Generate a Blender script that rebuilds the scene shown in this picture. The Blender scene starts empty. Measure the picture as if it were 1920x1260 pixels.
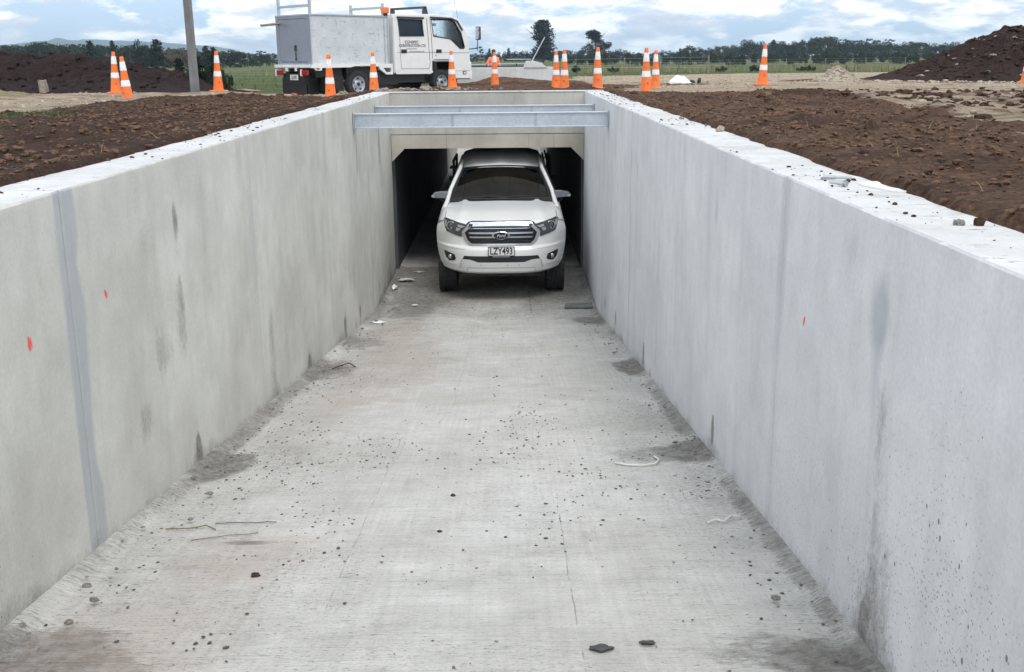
import bpy, bmesh, math, random
import numpy as np
from mathutils import Vector, Matrix, Euler
from mathutils.geometry import tessellate_polygon
S = bpy.context.scene
COL = S.collection
PI = math.pi
R_ = math.radians

# ------------------------------------------------------------------ camera
cd = bpy.data.cameras.new("camera"); cam = bpy.data.objects.new("camera", cd); COL.objects.link(cam)
cd.sensor_width = 36; cd.lens = 37.5; cd.clip_start = 0.05; cd.clip_end = 30000
cam.matrix_world = (Matrix.Translation((0, 0, 0.5)) @ Matrix.Rotation(R_(-0.155), 4, 'Z')
                    @ Matrix.Rotation(PI/2 - R_(14.62), 4, 'X') @ Matrix.Rotation(R_(-0.51), 4, 'Z'))
S.camera = cam
S.render.resolution_x = 1024; S.render.resolution_y = 672

# ------------------------------------------------------------------ exposure, world, sun
S.view_settings.view_transform = 'Standard'; S.view_settings.look = 'None'
S.view_settings.exposure = 0.14; S.view_settings.gamma = 1
SUN_EL, SUN_AZ = 58, 158            # azimuth: clockwise from +Y (the way the camera looks)
w = bpy.data.worlds.new("World"); S.world = w; w.use_nodes = True
nt = w.node_tree; nt.nodes.clear()
def wn(t, **k):
    n = nt.nodes.new(t)
    for a, b in k.items(): setattr(n, a, b)
    return n
def wl(a, b): nt.links.new(a, b)
out = wn('ShaderNodeOutputWorld'); bg = wn('ShaderNodeBackground'); bg.inputs[1].default_value = 0.12
sky = wn('ShaderNodeTexSky', sky_type='NISHITA', sun_disc=False, sun_elevation=R_(SUN_EL), sun_rotation=R_(SUN_AZ))
sky.air_density = 1.0; sky.dust_density = 2.0; sky.ozone_density = 1.0
tc = wn('ShaderNodeTexCoord')
def wmap(scale, loc=(0, 0, 0)):
    m = wn('ShaderNodeMapping'); m.inputs['Scale'].default_value = scale; m.inputs['Location'].default_value = loc
    wl(tc.outputs['Generated'], m.inputs[0]); return m
def wnoise(scale, loc, sc, det, rough, dist=0.0):
    n = wn('ShaderNodeTexNoise'); wl(wmap(scale, loc).outputs[0], n.inputs[0])
    n.inputs['Scale'].default_value = sc; n.inputs['Detail'].default_value = det
    n.inputs['Roughness'].default_value = rough; n.inputs['Distortion'].default_value = dist
    return n
def wramp(src, stops):
    r = wn('ShaderNodeValToRGB'); el = r.color_ramp.elements
    while len(el) < len(stops): el.new(0.5)
    for e, (p, c) in zip(el, stops): e.position = p; e.color = c if len(c) == 4 else (*c, 1)
    wl(src, r.inputs[0]); return r
def wmix(f, a, b, bt='MIX'):
    m = wn('ShaderNodeMix', data_type='RGBA', blend_type=bt)
    if isinstance(f, float): m.inputs[0].default_value = f
    else: wl(f, m.inputs[0])
    for i, v in ((6, a), (7, b)):
        if isinstance(v, tuple): m.inputs[i].default_value = (*v, 1)
        else: wl(v, m.inputs[i])
    return m.outputs[2]
# cloud layers: puffs flattened towards the horizon
n1 = wnoise((1, 1, 3.0), (3.1, 0.4, 0.2), 13, 9, 0.60, 0.15)
n2 = wnoise((1, 1, 3.4), (7.7, 2.4, 1.2), 17, 9, 0.60, 0.1)
n3 = wnoise((1, 1, 3.2), (1.7, 5.4, 3.2), 3.2, 4, 0.5)
cov = wramp(n1.outputs[0], [(0.40, (0, 0, 0)), (0.50, (1, 1, 1))])
shade = wramp(n2.outputs[0], [(0.34, (5.6, 6.3, 7.3)), (0.46, (7.6, 8.1, 8.8)), (0.52, (11.0, 11.1, 11.2)), (0.60, (14.0, 13.9, 13.5))])
big = wramp(n3.outputs[0], [(0.40, (0.88, 0.90, 0.94)), (0.60, (1.04, 1.03, 1.02))])
cl = wmix(1.0, shade.outputs[0], big.outputs[0], 'MULTIPLY')
thin = wmix(0.75, sky.outputs[0], (5.6, 7.6, 10.0))
skyc = wmix(cov.outputs[0], thin, cl)
# the overcast is brighter overhead than at the horizon
sx = wn('ShaderNodeSeparateXYZ'); wl(tc.outputs['Generated'], sx.inputs[0])
el_ = wramp(sx.outputs[2], [(0.05, (1, 1, 1)), (0.45, (1.08, 1.08, 1.07))])
skyc = wmix(1.0, skyc, el_.outputs[0], 'MULTIPLY')
wl(skyc, bg.inputs[0]); wl(bg.outputs[0], out.inputs[0])

sl = bpy.data.lights.new("sun", 'SUN'); sl.energy = 1.4; sl.angle = R_(24); sl.color = (1, 0.96, 0.90)
so = bpy.data.objects.new("sun", sl); COL.objects.link(so)
_d = Vector((math.sin(R_(SUN_AZ))*math.cos(R_(SUN_EL)), math.cos(R_(SUN_AZ))*math.cos(R_(SUN_EL)), math.sin(R_(SUN_EL))))
so.rotation_euler = _d.to_track_quat('Z', 'Y').to_euler(); so.location = _d*40

# ------------------------------------------------------------------ helpers: objects
def meta(o, label=None, cat=None, group=None, kind=None):
    if label: o['label'] = label
    if cat: o['category'] = cat
    if group: o['group'] = group
    if kind: o['kind'] = kind
    return o
def thing(name, label, cat, loc=(0, 0, 0), rot=(0, 0, 0), group=None, kind=None):
    o = bpy.data.objects.new(name, None); COL.objects.link(o); o.empty_display_size = .2
    o.location = loc; o.rotation_euler = rot
    return meta(o, label, cat, group, kind)
def link(name, me, mat, parent=None, smooth=False):
    o = bpy.data.objects.new(name, me); COL.objects.link(o)
    for m in (mat if isinstance(mat, (list, tuple)) else [mat]): me.materials.append(m)
    if smooth: me.shade_smooth()
    if parent is not None: o.parent = parent
    return o
class MB:
    def __init__(s): s.v = []; s.f = []; s.m = []
    def add(s, vs, fs, mi=0):
        b = len(s.v); s.v += [tuple(map(float, p)) for p in vs]; s.f += [tuple(i+b for i in f) for f in fs]; s.m += [mi]*len(fs); return s
    def box(s, c, d, rot=None, mi=0, taper=None):
        x, y, z = d[0]/2, d[1]/2, d[2]/2; tp = taper or 1.0
        vs = [Vector((sx*x*(tp if sz > 0 else 1), sy*y*(tp if sz > 0 else 1), sz*z)) for sz in (-1, 1) for sx, sy in ((-1, -1), (1, -1), (1, 1), (-1, 1))]
        if rot is not None:
            M = Euler(rot).to_matrix(); vs = [M @ v for v in vs]
        c = Vector(c)
        return s.add([v+c for v in vs], [(3, 2, 1, 0), (4, 5, 6, 7), (0, 1, 5, 4), (1, 2, 6, 5), (2, 3, 7, 6), (3, 0, 4, 7)], mi)
    def bb(s, a, b, mi=0):
        return s.box([(a[i]+b[i])/2 for i in range(3)], [abs(b[i]-a[i]) for i in range(3)], None, mi)
    def tube(s, pts, r, n=8, mi=0, cap=True):
        pts = [Vector(p) for p in pts]; rs = r if isinstance(r, (list, tuple)) else [r]*len(pts)
        rings = []; up = None
        for i, p in enumerate(pts):
            d = (pts[min(i+1, len(pts)-1)] - pts[max(i-1, 0)]).normalized()
            if up is None: up = d.orthogonal().normalized()
            up = (up - d*up.dot(d)).normalized(); q = d.cross(up)
            rings.append([p + (up*math.cos(2*PI*k/n) + q*math.sin(2*PI*k/n))*rs[i] for k in range(n)])
        vs = [v for rg in rings for v in rg]; fs = []
        for i in range(len(rings)-1):
            for k in range(n):
                a = i*n+k; b = i*n+(k+1) % n; fs.append((a, b, b+n, a+n))
        if cap: fs.append(tuple(range(n-1, -1, -1))); fs.append(tuple((len(rings)-1)*n+k for k in range(n)))
        return s.add(vs, fs, mi)
    def lathe(s, prof, n=24, axis='Z', c=(0, 0, 0), mi=0):
        vs = []; fs = []; m = len(prof)
        for k in range(n):
            a = 2*PI*k/n
            for r, h in prof:
                p = (r*math.cos(a), r*math.sin(a), h)
                if axis == 'X': p = (h, p[0], p[1])
                elif axis == 'Y': p = (p[0], h, p[1])
                vs.append((p[0]+c[0], p[1]+c[1], p[2]+c[2]))
        for k in range(n):
            for i in range(m-1):
                a = k*m+i; b = ((k+1) % n)*m+i; fs.append((a, b, b+1, a+1))
        return s.add(vs, fs, mi)
    def prism(s, outer, holes, f, a, b, mi=0):
        """polygon (2D) with holes, mapped by f(u,v,w) -> 3D, between w=a and w=b"""
        loops = [outer]+list(holes)
        flat = [p for l in loops for p in l]; tris = tessellate_polygon([[Vector((p[0], p[1], 0)) for p in l] for l in loops])
        n = len(flat); vs = [f(p[0], p[1], a) for p in flat]+[f(p[0], p[1], b) for p in flat]
        fs = [tuple(t) for t in tris]+[tuple(n+i for i in reversed(t)) for t in tris]
        o = 0
        for l in loops:
            k = len(l)
            for i in range(k): fs.append((o+i, o+(i+1) % k, n+o+(i+1) % k, n+o+i))
            o += k
        return s.add(vs, fs, mi)
    def grid(s, fn, nu, nv, mi=0):
        vs = [fn(i/nu, j/nv) for j in range(nv+1) for i in range(nu+1)]
        fs = [(j*(nu+1)+i, j*(nu+1)+i+1, (j+1)*(nu+1)+i+1, (j+1)*(nu+1)+i) for j in range(nv) for i in range(nu)]
        return s.add(vs, fs, mi)
    def lump(s, c, r, rng, seed=0, sub=1, mi=0, rot=None):
        bm = bmesh.new(); bmesh.ops.create_icosphere(bm, subdivisions=sub, radius=1)
        M = Euler((rng.uniform(0, 6), rng.uniform(0, 6), rng.uniform(0, 6))).to_matrix() if rot is None else Euler(rot).to_matrix()
        vs = []
        for v in bm.verts:
            q = (M @ v.co) * (1+rng.uniform(-.22, .22)); vs.append((c[0]+q.x*r[0], c[1]+q.y*r[1], c[2]+q.z*r[2]))
        fs = [tuple(v.index for v in f.verts) for f in bm.faces]; bm.free()
        return s.add(vs, fs, mi)
    def each(s, name, mat, parent=None, **k):
        """one object per loose piece"""
        par = list(range(len(s.v)))
        def find(a):
            while par[a] != a: par[a] = par[par[a]]; a = par[a]
            return a
        for f in s.f:
            for i in f[1:]: par[find(i)] = find(f[0])
        G = {}
        for f, mi in zip(s.f, s.m): G.setdefault(find(f[0]), []).append((f, mi))
        o = None
        for g in G.values():
            ids = sorted({i for f, _ in g for i in f}); mp_ = {i: j for j, i in enumerate(ids)}; q = MB(); q.v = [s.v[i] for i in ids]; q.f = [tuple(mp_[i] for i in f) for f, _ in g]; q.m = [mi for _, mi in g]
            o = q.build(name, mat, parent, **k)
        return o
    def build(s, name, mat, parent=None, smooth=False, bevel=0, auto=None, solid=0, sub=0, seg=2):
        me = bpy.data.meshes.new(name); me.from_pydata(s.v, [], s.f); me.update()
        if isinstance(mat, (list, tuple)): me.polygons.foreach_set('material_index', s.m)
        bm = bmesh.new(); bm.from_mesh(me); bmesh.ops.recalc_face_normals(bm, faces=bm.faces)
        if auto is not None:
            for f in bm.faces: f.smooth = True
            for e in bm.edges:
                if len(e.link_faces) == 2 and e.calc_face_angle(0) > R_(auto): e.smooth = False
        bm.to_mesh(me); bm.free()
        o = link(name, me, mat, parent, smooth)
        if solid: md = o.modifiers.new('s', 'SOLIDIFY'); md.thickness = solid; md.offset = 0
        if sub: md = o.modifiers.new('u', 'SUBSURF'); md.levels = sub; md.render_levels = sub
        if bevel: md = o.modifiers.new('b', 'BEVEL'); md.width = bevel; md.segments = seg; md.limit_method = 'ANGLE'; md.angle_limit = R_(35)
        return o
def npmesh(name, V, F, mat, parent=None, smooth=True):
    me = bpy.data.meshes.new(name); V = np.asarray(V, np.float32); F = np.asarray(F, np.int32); k = F.shape[1]
    me.vertices.add(len(V)); me.vertices.foreach_set('co', V.ravel())
    me.loops.add(F.size); me.loops.foreach_set('vertex_index', F.ravel())
    me.polygons.add(len(F)); me.polygons.foreach_set('loop_start', np.arange(0, F.size, k, dtype=np.int32))
    me.update(calc_edges=True); me.validate()
    if not smooth: me.shade_flat()
    return link(name, me, mat, parent, smooth)
def attr(o, name, rgba):
    a = o.data.color_attributes.new(name, 'FLOAT_COLOR', 'POINT'); a.data.foreach_set('color', np.asarray(rgba, np.float32).ravel())
def text_mesh(body, size, mat, name, parent, M, ext=0.0015, align='CENTER', shear=0, sx=1.0, bold=0.0):
    cu = bpy.data.curves.new(name, 'FONT'); cu.body = body; cu.size = size; cu.extrude = ext; cu.align_x = align; cu.align_y = 'CENTER'; cu.shear = shear; cu.offset = bold; cu.resolution_u = 3
    t = bpy.data.objects.new('tmp', cu); COL.objects.link(t)
    me = bpy.data.meshes.new_from_object(t); bpy.data.objects.remove(t)
    me.transform(M @ Matrix.Diagonal((sx, 1, 1, 1)))
    return link(name, me, mat, parent)
def copytree(o, parent=None):
    c = o.copy(); COL.objects.link(c)
    if parent is not None: c.parent = parent
    for ch in list(o.children): copytree(ch, c)
    return c
# ------------------------------------------------------------------ helpers: numpy noise
def _h(i, j, seed):
    n = (i.astype(np.int64)*374761393 + j.astype(np.int64)*668265263 + seed*1442695041) & 0x7fffffff
    n = ((n ^ (n >> 13))*1274126177) & 0x7fffffff
    return ((n ^ (n >> 16)) & 0xffff)/65535.0
def vn(x, y, seed=0):
    x = np.asarray(x, float); y = np.asarray(y, float)
    i = np.floor(x); j = np.floor(y); fx = x-i; fy = y-j; fx = fx*fx*(3-2*fx); fy = fy*fy*(3-2*fy)
    a = _h(i, j, seed); b = _h(i+1, j, seed); c = _h(i, j+1, seed); d = _h(i+1, j+1, seed)
    return a+(b-a)*fx+(c-a)*fy+(a-b-c+d)*fx*fy
def fbm(x, y, seed=0, oct=4, g=.5):
    s = 0; a = 1; t = 0
    for k in range(oct):
        s = s+a*vn(x*2**k+17.3*k, y*2**k-9.1*k, seed+k); t += a; a *= g
    return s/t
def sst(a, b, x):
    t = np.clip((x-a)/(b-a), 0, 1); return t*t*(3-2*t)
# ------------------------------------------------------------------ helpers: materials
class M:
    def __init__(s, name):
        s.m = bpy.data.materials.new(name); s.m.use_nodes = True; s.t = s.m.node_tree; s.t.nodes.clear()
        s.o = s.n('ShaderNodeOutputMaterial'); s.p = s.n('ShaderNodeBsdfPrincipled'); s.l(s.p.outputs[0], s.o.inputs[0])
        s.tc = None
    def n(s, t, **k):
        n = s.t.nodes.new(t)
        for a, b in k.items(): setattr(n, a, b)
        return n
    def l(s, a, b): s.t.links.new(a, b)
    def setv(s, inp, v):
        if isinstance(v, bpy.types.NodeSocket): s.l(v, inp)
        elif isinstance(v, (tuple, list)) and len(v) == 3 and inp.type == 'RGBA': inp.default_value = (*v, 1)
        else: inp.default_value = v
    def co(s, scale=(1, 1, 1), loc=(0, 0, 0), rot=(0, 0, 0), kind='Object'):
        if s.tc is None: s.tc = s.n('ShaderNodeTexCoord')
        m = s.n('ShaderNodeMapping'); m.inputs['Scale'].default_value = scale; m.inputs['Location'].default_value = loc; m.inputs['Rotation'].default_value = rot
        s.l(s.tc.outputs[kind], m.inputs[0]); return m.outputs[0]
    def noise(s, sc, det=4, rough=.55, scale=(1, 1, 1), loc=(0, 0, 0), dist=0, rot=(0, 0, 0)):
        n = s.n('ShaderNodeTexNoise'); s.l(s.co(scale, loc, rot), n.inputs[0]); n.inputs['Scale'].default_value = sc
        n.inputs['Detail'].default_value = det; n.inputs['Roughness'].default_value = rough; n.inputs['Distortion'].default_value = dist
        return n.outputs[0]
    def vor(s, sc, scale=(1, 1, 1), feature='F1', rnd=1.0, loc=(0, 0, 0), color=False):
        n = s.n('ShaderNodeTexVoronoi', feature=feature); s.l(s.co(scale, loc), n.inputs[0]); n.inputs['Scale'].default_value = sc; n.inputs['Randomness'].default_value = rnd
        return n.outputs[1 if color else 0]
    def ramp(s, src, stops, interp='LINEAR'):
        r = s.n('ShaderNodeValToRGB'); r.color_ramp.interpolation = interp; el = r.color_ramp.elements
        while len(el) < len(stops): el.new(.5)
        for e, (p, c) in zip(el, stops):
            e.position = p; e.color = (c, c, c, 1) if isinstance(c, (int, float)) else (*c, 1)
        s.l(src, r.inputs[0]); return r.outputs[0]
    def mix(s, f, a, b, bt='MIX'):
        m = s.n('ShaderNodeMix', data_type='RGBA', blend_type=bt); m.clamp_factor = True
        s.setv(m.inputs[0], f); s.setv(m.inputs[6], a); s.setv(m.inputs[7], b); return m.outputs[2]
    def math(s, op, a, b=0.0, c=0.0, clamp=False):
        m = s.n('ShaderNodeMath', operation=op); m.use_clamp = clamp
        s.setv(m.inputs[0], a); s.setv(m.inputs[1], b); s.setv(m.inputs[2], c); return m.outputs[0]
    def at(s, name):
        a = s.n('ShaderNodeAttribute', attribute_name=name); x = s.n('ShaderNodeSeparateColor'); s.l(a.outputs['Color'], x.inputs[0])
        return x.outputs[0], x.outputs[1], x.outputs[2], a.outputs['Alpha']
    def bump(s, h, strength=.5, dist=.01, prev=None):
        b = s.n('ShaderNodeBump'); b.inputs['Strength'].default_value = strength; b.inputs['Distance'].default_value = dist
        s.l(h, b.inputs['Height'])
        if prev is not None: s.l(prev, b.inputs['Normal'])
        return b.outputs[0]
    def fin(s, color=None, rough=None, normal=None, metal=None, spec=None, **k):
        for nm, v in (('Base Color', color), ('Roughness', rough), ('Normal', normal), ('Metallic', metal), ('Specular IOR Level', spec)):
            if v is not None: s.setv(s.p.inputs[nm], v)
        for nm, v in k.items(): s.setv(s.p.inputs[nm.replace('_', ' ')], v)
        return s.m
def plain(name, c, rough=.5, metal=0, var=.12, sc=8, bump=0, spec=.5, **k):
    m = M(name); n = m.noise(sc, 4, .6)
    f = m.ramp(n, [(.3, 1-var), (.7, 1+var)]); col = m.mix(1.0, tuple(c), f, 'MULTIPLY')
    nn = m.bump(m.noise(sc*6, 3), bump, .01) if bump else None
    return m.fin(col, rough, nn, metal, spec, **k)

# ---- concrete
def concrete(name, c1, c2, attrs=True, rough=.85, pits=1.0, streak=.5, top=False, broom=False, dirt_shade=(.10, .085, .07)):
    m = M(name)
    big = m.noise(1.1, 5, .6, loc=(3, 1, 7)); mid = m.noise(5, 6, .65); fine = m.noise(60, 5, .7)
    col = m.mix(m.ramp(big, [(.35, 0.0), (.65, 1.0)]), c1, c2)
    st = m.noise(4.5, 5, .65, scale=(1, 1, .14), dist=.5)
    col = m.mix(1.0, col, m.ramp(st, [(.30, 1-.22*streak), (.5, 1.0), (.72, 1+.08*streak)]), 'MULTIPLY')
    col = m.mix(1.0, col, m.ramp(mid, [(.3, .93), (.7, 1.05)]), 'MULTIPLY')
    col = m.mix(1.0, col, m.ramp(fine, [(.25, .90), (.75, 1.08)]), 'MULTIPLY')
    h = m.math('ADD', m.math('MULTIPLY', mid, .5), m.math('MULTIPLY', fine, .25))
    if attrs:
        r, g, b, a = m.at('stain_shade')
        if broom: brk = m.noise(1, 9, .78, scale=(14, 46, 10)); brk2 = m.noise(1, 5, .8, scale=(38, 190, 40), loc=(2, 2, 2))
        else: brk = m.noise(7, 9, .78, scale=(1, 1, .55), loc=(5, 5, 5)); brk2 = m.noise(75, 5, .75, scale=(1, 1, .6))
        wob = m.math('ADD', m.math('MULTIPLY', m.math('SUBTRACT', brk, .5), 1.5 if broom else .9), m.math('MULTIPLY', m.math('SUBTRACT', brk2, .5), 1.0 if broom else .45))
        dk = m.ramp(m.math('ADD', r, m.math('MULTIPLY', wob, m.ramp(r, [(.0, .4), (.3, 1.0)]))), [(.22, 0.0), (.50, .75), (.9, 1.0)])
        dk = m.math('MULTIPLY', dk, m.ramp(r, [(.02, 0.0), (.14, 1.0)]))
        dk = m.math('MULTIPLY', dk, m.ramp(m.noise(13, 7, .75, loc=(7, 7, 7)), [(.30, .45), (.60, 1.0)])); col = m.mix(m.math('MULTIPLY', dk, .82), col, dirt_shade)
        gb = m.math('MULTIPLY', m.ramp(m.math('ADD', g, m.math('MULTIPLY', wob, .5)), [(.15, 0.0), (.8, 1.0)]), m.math('MULTIPLY', m.ramp(mid, [(.3, .45), (.65, .85)]), .9 if not broom else .55))
        col = m.mix(gb, col, (.34, .36, .395) if not broom else (.36, .275, .22))
        rb = m.ramp(m.math('ADD', b, m.math('MULTIPLY', m.math('SUBTRACT', m.noise(60, 3), .5), .5)), [(.35, 0.0), (.6, 1.0)])
        col = m.mix(m.math('MULTIPLY', rb, .85), col, (.75, .05, .05))
        if broom:   # thousands of small flecks lying across the broom lines
            fl = m.noise(1, 4, .7, scale=(34, 150, 30), loc=(9, 1, 0)); fth = m.math('SUBTRACT', .625, m.math('MULTIPLY', a, .09))
            fk = m.ramp(m.math('SUBTRACT', fl, fth), [(0.0, 0.0), (.02, 1.0)]); col = m.mix(m.math('MULTIPLY', fk, .72), col, (.13, .115, .10))
            fl2 = m.noise(1, 4, .7, scale=(70, 260, 30), loc=(3, 8, 0)); fk2 = m.ramp(m.math('SUBTRACT', fl2, m.math('SUBTRACT', .62, m.math('MULTIPLY', a, .06))), [(0.0, 0.0), (.03, 1.0)]); col = m.mix(m.math('MULTIPLY', fk2, .5), col, (.16, .14, .12))
        # pin holes
        v = m.vor(38, scale=(1, 1, .62)); sel = m.vor(38, scale=(1, 1, .62), color=True)
        sp = m.n('ShaderNodeSeparateColor'); m.l(sel, sp.inputs[0])
        size = m.math('MULTIPLY', m.math('POWER', m.math('MAXIMUM', m.math('SUBTRACT', m.math('ADD', sp.outputs[0], m.math('MULTIPLY', a, .16)), .90), 0.0), 1.5), 1.9)
        pit = m.math('LESS_THAN', v, size)
        col = m.mix(m.math('MULTIPLY', pit, .8*pits), col, (.09, .08, .07))
        h = m.math('SUBTRACT', h, m.math('MULTIPLY', pit, .9*pits))
        v2 = m.vor(120); s2 = m.vor(120, color=True); sp2 = m.n('ShaderNodeSeparateColor'); m.l(s2, sp2.inputs[0])
        pit2 = m.math('LESS_THAN', v2, m.math('MULTIPLY', m.math('SUBTRACT', m.math('ADD', sp2.outputs[1], m.math('MULTIPLY', a, .22)), .93), 1.6))
        col = m.mix(m.math('MULTIPLY', pit2, .6*pits), col, (.12, .10, .09))
    if top:
        v = m.noise(22, 6, .75, scale=(.35, 1, 1)); col = m.mix(m.math('MULTIPLY', m.ramp(v, [(.60, 0.0), (.62, 1.0)]), .7), col, (.16, .13, .11)); v = m.noise(60, 5, .75, scale=(.4, 1, 1), loc=(1, 2, 0)); col = m.mix(m.math('MULTIPLY', m.ramp(v, [(.66, 0.0), (.68, 1.0)]), .8), col, (.14, .11, .09))
        v = m.noise(4, 6, .7, loc=(4, 4, 0)); col = m.mix(m.math('MULTIPLY', m.ramp(v, [(.55, 0.0), (.75, 1.0)]), .35), col, (.20, .16, .13))
    nrm = m.bump(h, .35, .006)
    if broom:
        sx_ = m.n('ShaderNodeSeparateXYZ'); m.l(m.co(), sx_.inputs[0]); wv = m.math('MULTIPLY', m.math('SUBTRACT', m.noise(3, 3), .5), .03)
        for cx, a_, b_, v_ in ((.235, 2.2, 5.2, .5), (-.70, 3.6, 6.6, .4), (.30, 13.9, 15.4, .8), (-.42, 7.5, 13, .25)):
            d_ = m.math('ABSOLUTE', m.math('ADD', m.math('SUBTRACT', sx_.outputs[0], cx), wv)); ln = m.math('LESS_THAN', d_, .0028 if cx != .30 else .008)
            ln = m.math('MULTIPLY', ln, m.math('MULTIPLY', m.math('GREATER_THAN', sx_.outputs[1], a_), m.math('LESS_THAN', sx_.outputs[1], b_)))
            ln = m.math('MULTIPLY', ln, m.ramp(m.noise(7, 4, .7, loc=(cx, 0, 0)), [(.42, 0.0), (.55, 1.0)])); col = m.mix(m.math('MULTIPLY', ln, v_), col, (.12, .11, .10))
        br = m.noise(1, 3, .6, scale=(3.5, 95, 1), dist=.6); br2 = m.noise(1, 2, .6, scale=(16, 380, 1))
        nrm = m.bump(m.math('ADD', br, m.math('MULTIPLY', br2, .7)), .55, .008, nrm)
        lo = m.noise(1, 4, .6, scale=(45, 1.4, 1)); col = m.mix(1.0, col, m.ramp(lo, [(.3, .93), (.7, 1.05)]), 'MULTIPLY')
        col = m.mix(1.0, col, m.ramp(br, [(.25, .80), (.5, 1.0), (.8, 1.04)]), 'MULTIPLY')
    return m.fin(col, rough, nrm, spec=.25)
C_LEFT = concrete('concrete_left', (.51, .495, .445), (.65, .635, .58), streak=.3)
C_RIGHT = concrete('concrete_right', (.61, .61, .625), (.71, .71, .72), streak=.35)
C_TOP = concrete('concrete_top', (.52, .52, .515), (.62, .62, .62), attrs=False, top=True)
C_HEAD = concrete('concrete_headwall', (.40, .39, .36), (.52, .50, .45), attrs=False, streak=1.0)
C_LINT = concrete('concrete_lintel', (.38, .345, .295), (.53, .485, .42), attrs=False, streak=.4)
C_CULV_SHADE = concrete('concrete_culvert_shade', (.06, .063, .070), (.09, .094, .102), attrs=False, streak=.8)  # tunnel shade is put into this dark base colour
C_FLOOR = concrete('concrete_floor', (.49, .475, .44), (.59, .575, .55), broom=True, pits=.7, dirt_shade=(.085, .075, .065))
C_PALE = concrete('concrete_pale', (.62, .62, .61), (.70, .70, .69), attrs=False, streak=.4)

# ---- ground
def ground_mat():
    m = M('ground_soil'); r, g, b, a = m.at('zone')           # r soil, g tan gravel, b grass, a damp
    n1 = m.noise(3, 8, .7); n2 = m.noise(28, 6, .7); n3 = m.noise(140, 4, .7); n0 = m.noise(.25, 6, .6)
    soil = m.mix(m.ramp(n1, [(.3, 0.0), (.7, 1.0)]), (.080, .047, .032), (.225, .135, .088))
    soil = m.mix(1.0, soil, m.ramp(n2, [(.32, .45), (.5, 1.0), (.70, 1.8)]), 'MULTIPLY')
    tan = m.mix(m.ramp(n1, [(.3, 0.0), (.7, 1.0)]), (.38, .29, .205), (.60, .49, .375))
    tan = m.mix(1.0, tan, m.ramp(n2, [(.3, .72), (.5, 1.0), (.75, 1.2)]), 'MULTIPLY')
    st = m.noise(.8, 7, .75, scale=(1.0, 2.2, 1), loc=(8, 2, 0)); tan = m.mix(m.math('MULTIPLY', m.ramp(st, [(.52, 0.0), (.62, 1.0)]), .7), tan, (.10, .07, .048))
    gr = m.mix(m.ramp(n0, [(.35, 0.0), (.65, 1.0)]), (.052, .082, .028), (.115, .140, .058))
    gr = m.mix(1.0, gr, m.ramp(n2, [(.3, .6), (.7, 1.35)]), 'MULTIPLY')
    gr = m.mix(m.ramp(m.noise(.12, 7, .7, scale=(1, 2.5, 1), loc=(3, 3, 3)), [(.50, 0.0), (.60, .7)]), gr, (.19, .155, .085))
    wob = m.math('MULTIPLY', m.math('SUBTRACT', m.noise(5, 7, .75, loc=(2, 9, 1)), .5), .9)
    fg = m.ramp(m.math('ADD', g, wob), [(.42, 0.0), (.58, 1.0)])
    fb = m.ramp(m.math('ADD', b, wob), [(.42, 0.0), (.58, 1.0)])
    col = m.mix(fg, soil, tan); col = m.mix(fb, col, gr)
    col = m.mix(m.math('MULTIPLY', a, .6), col, (.050, .031, .026))
    h = m.math('ADD', m.math('MULTIPLY', n2, 1.0), m.math('MULTIPLY', n3, .5))
    return m.fin(col, .95, m.bump(h, 1.0, .06), spec=.12)
GROUND = ground_mat()
def soil_mat(name, c1, c2, stones=.0, sc=4, bs=.05):
    m = M(name); n1 = m.noise(sc, 8, .7); n2 = m.noise(sc*8, 6, .7)
    col = m.mix(m.ramp(n1, [(.3, 0.0), (.7, 1.0)]), c1, c2)
    col = m.mix(1.0, col, m.ramp(n2, [(.3, .55), (.5, 1.0), (.75, 1.5)]), 'MULTIPLY')
    return m.fin(col, .95, m.bump(m.math('ADD', n2, m.math('MULTIPLY', n1, .5)), 1.0, bs), spec=.12)
SOIL_HEAP = soil_mat('heap_soil', (.024, .015, .013), (.060, .037, .030))
SOIL_BANK = soil_mat('bank_soil', (.022, .014, .014), (.048, .031, .030))
CLOD = soil_mat('clod_soil', (.085, .050, .034), (.23, .140, .092), sc=12, bs=.01)
CLOD_D = soil_mat('clod_dark', (.045, .028, .021), (.10, .060, .043), sc=12, bs=.01)
TANROCK = soil_mat('tan_rock', (.32, .26, .19), (.56, .48, .38), sc=12, bs=.01)
STONE = soil_mat('grey_stone', (.20, .18, .155), (.40, .37, .33), sc=20, bs=.01)
GRIT = plain('dark_grit', (.10, .09, .08), .9, var=.6, sc=40)
# ---- other materials
WHITE_P = plain('white_car_paint', (.80, .80, .79), .28, var=.02, sc=3, Coat_Weight=.8, Coat_Roughness=.08)
WHITE_T = plain('white_truck_paint', (.84, .84, .82), .38, var=.05, sc=5, Coat_Weight=.3)
BLACK_PL = plain('black_plastic', (.018, .018, .020), .5, var=.2)
BLACK_GL = plain('black_gloss', (.012, .013, .018), .15, var=.1)
DARK_IN = plain('dark_interior', (.03, .032, .036), .7, var=.2)
CHROME = plain('chrome', (.78, .79, .80), .12, 1.0, var=.05)
SILVER = plain('silver_metal', (.52, .54, .56), .35, .9, var=.1)
RUBBER = plain('tyre_rubber', (.028, .028, .030), .85, var=.3, sc=20, bump=.3)
RED_L = plain('red_lens', (.35, .02, .03), .25, var=.1)
ORANGE_L = plain('orange_lens', (.85, .22, .08), .3, var=.1)
WHITE_PT = plain('plate_white', (.78, .78, .76), .4, var=.03)
BLACK_INK = plain('black_ink', (.015, .015, .015), .5, var=.1)
GREY_INK = plain('grey_ink', (.16, .17, .19), .6, var=.2)
TIMBER = plain('grey_timber', (.26, .225, .18), .85, var=.35, sc=14, bump=.4)
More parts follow.
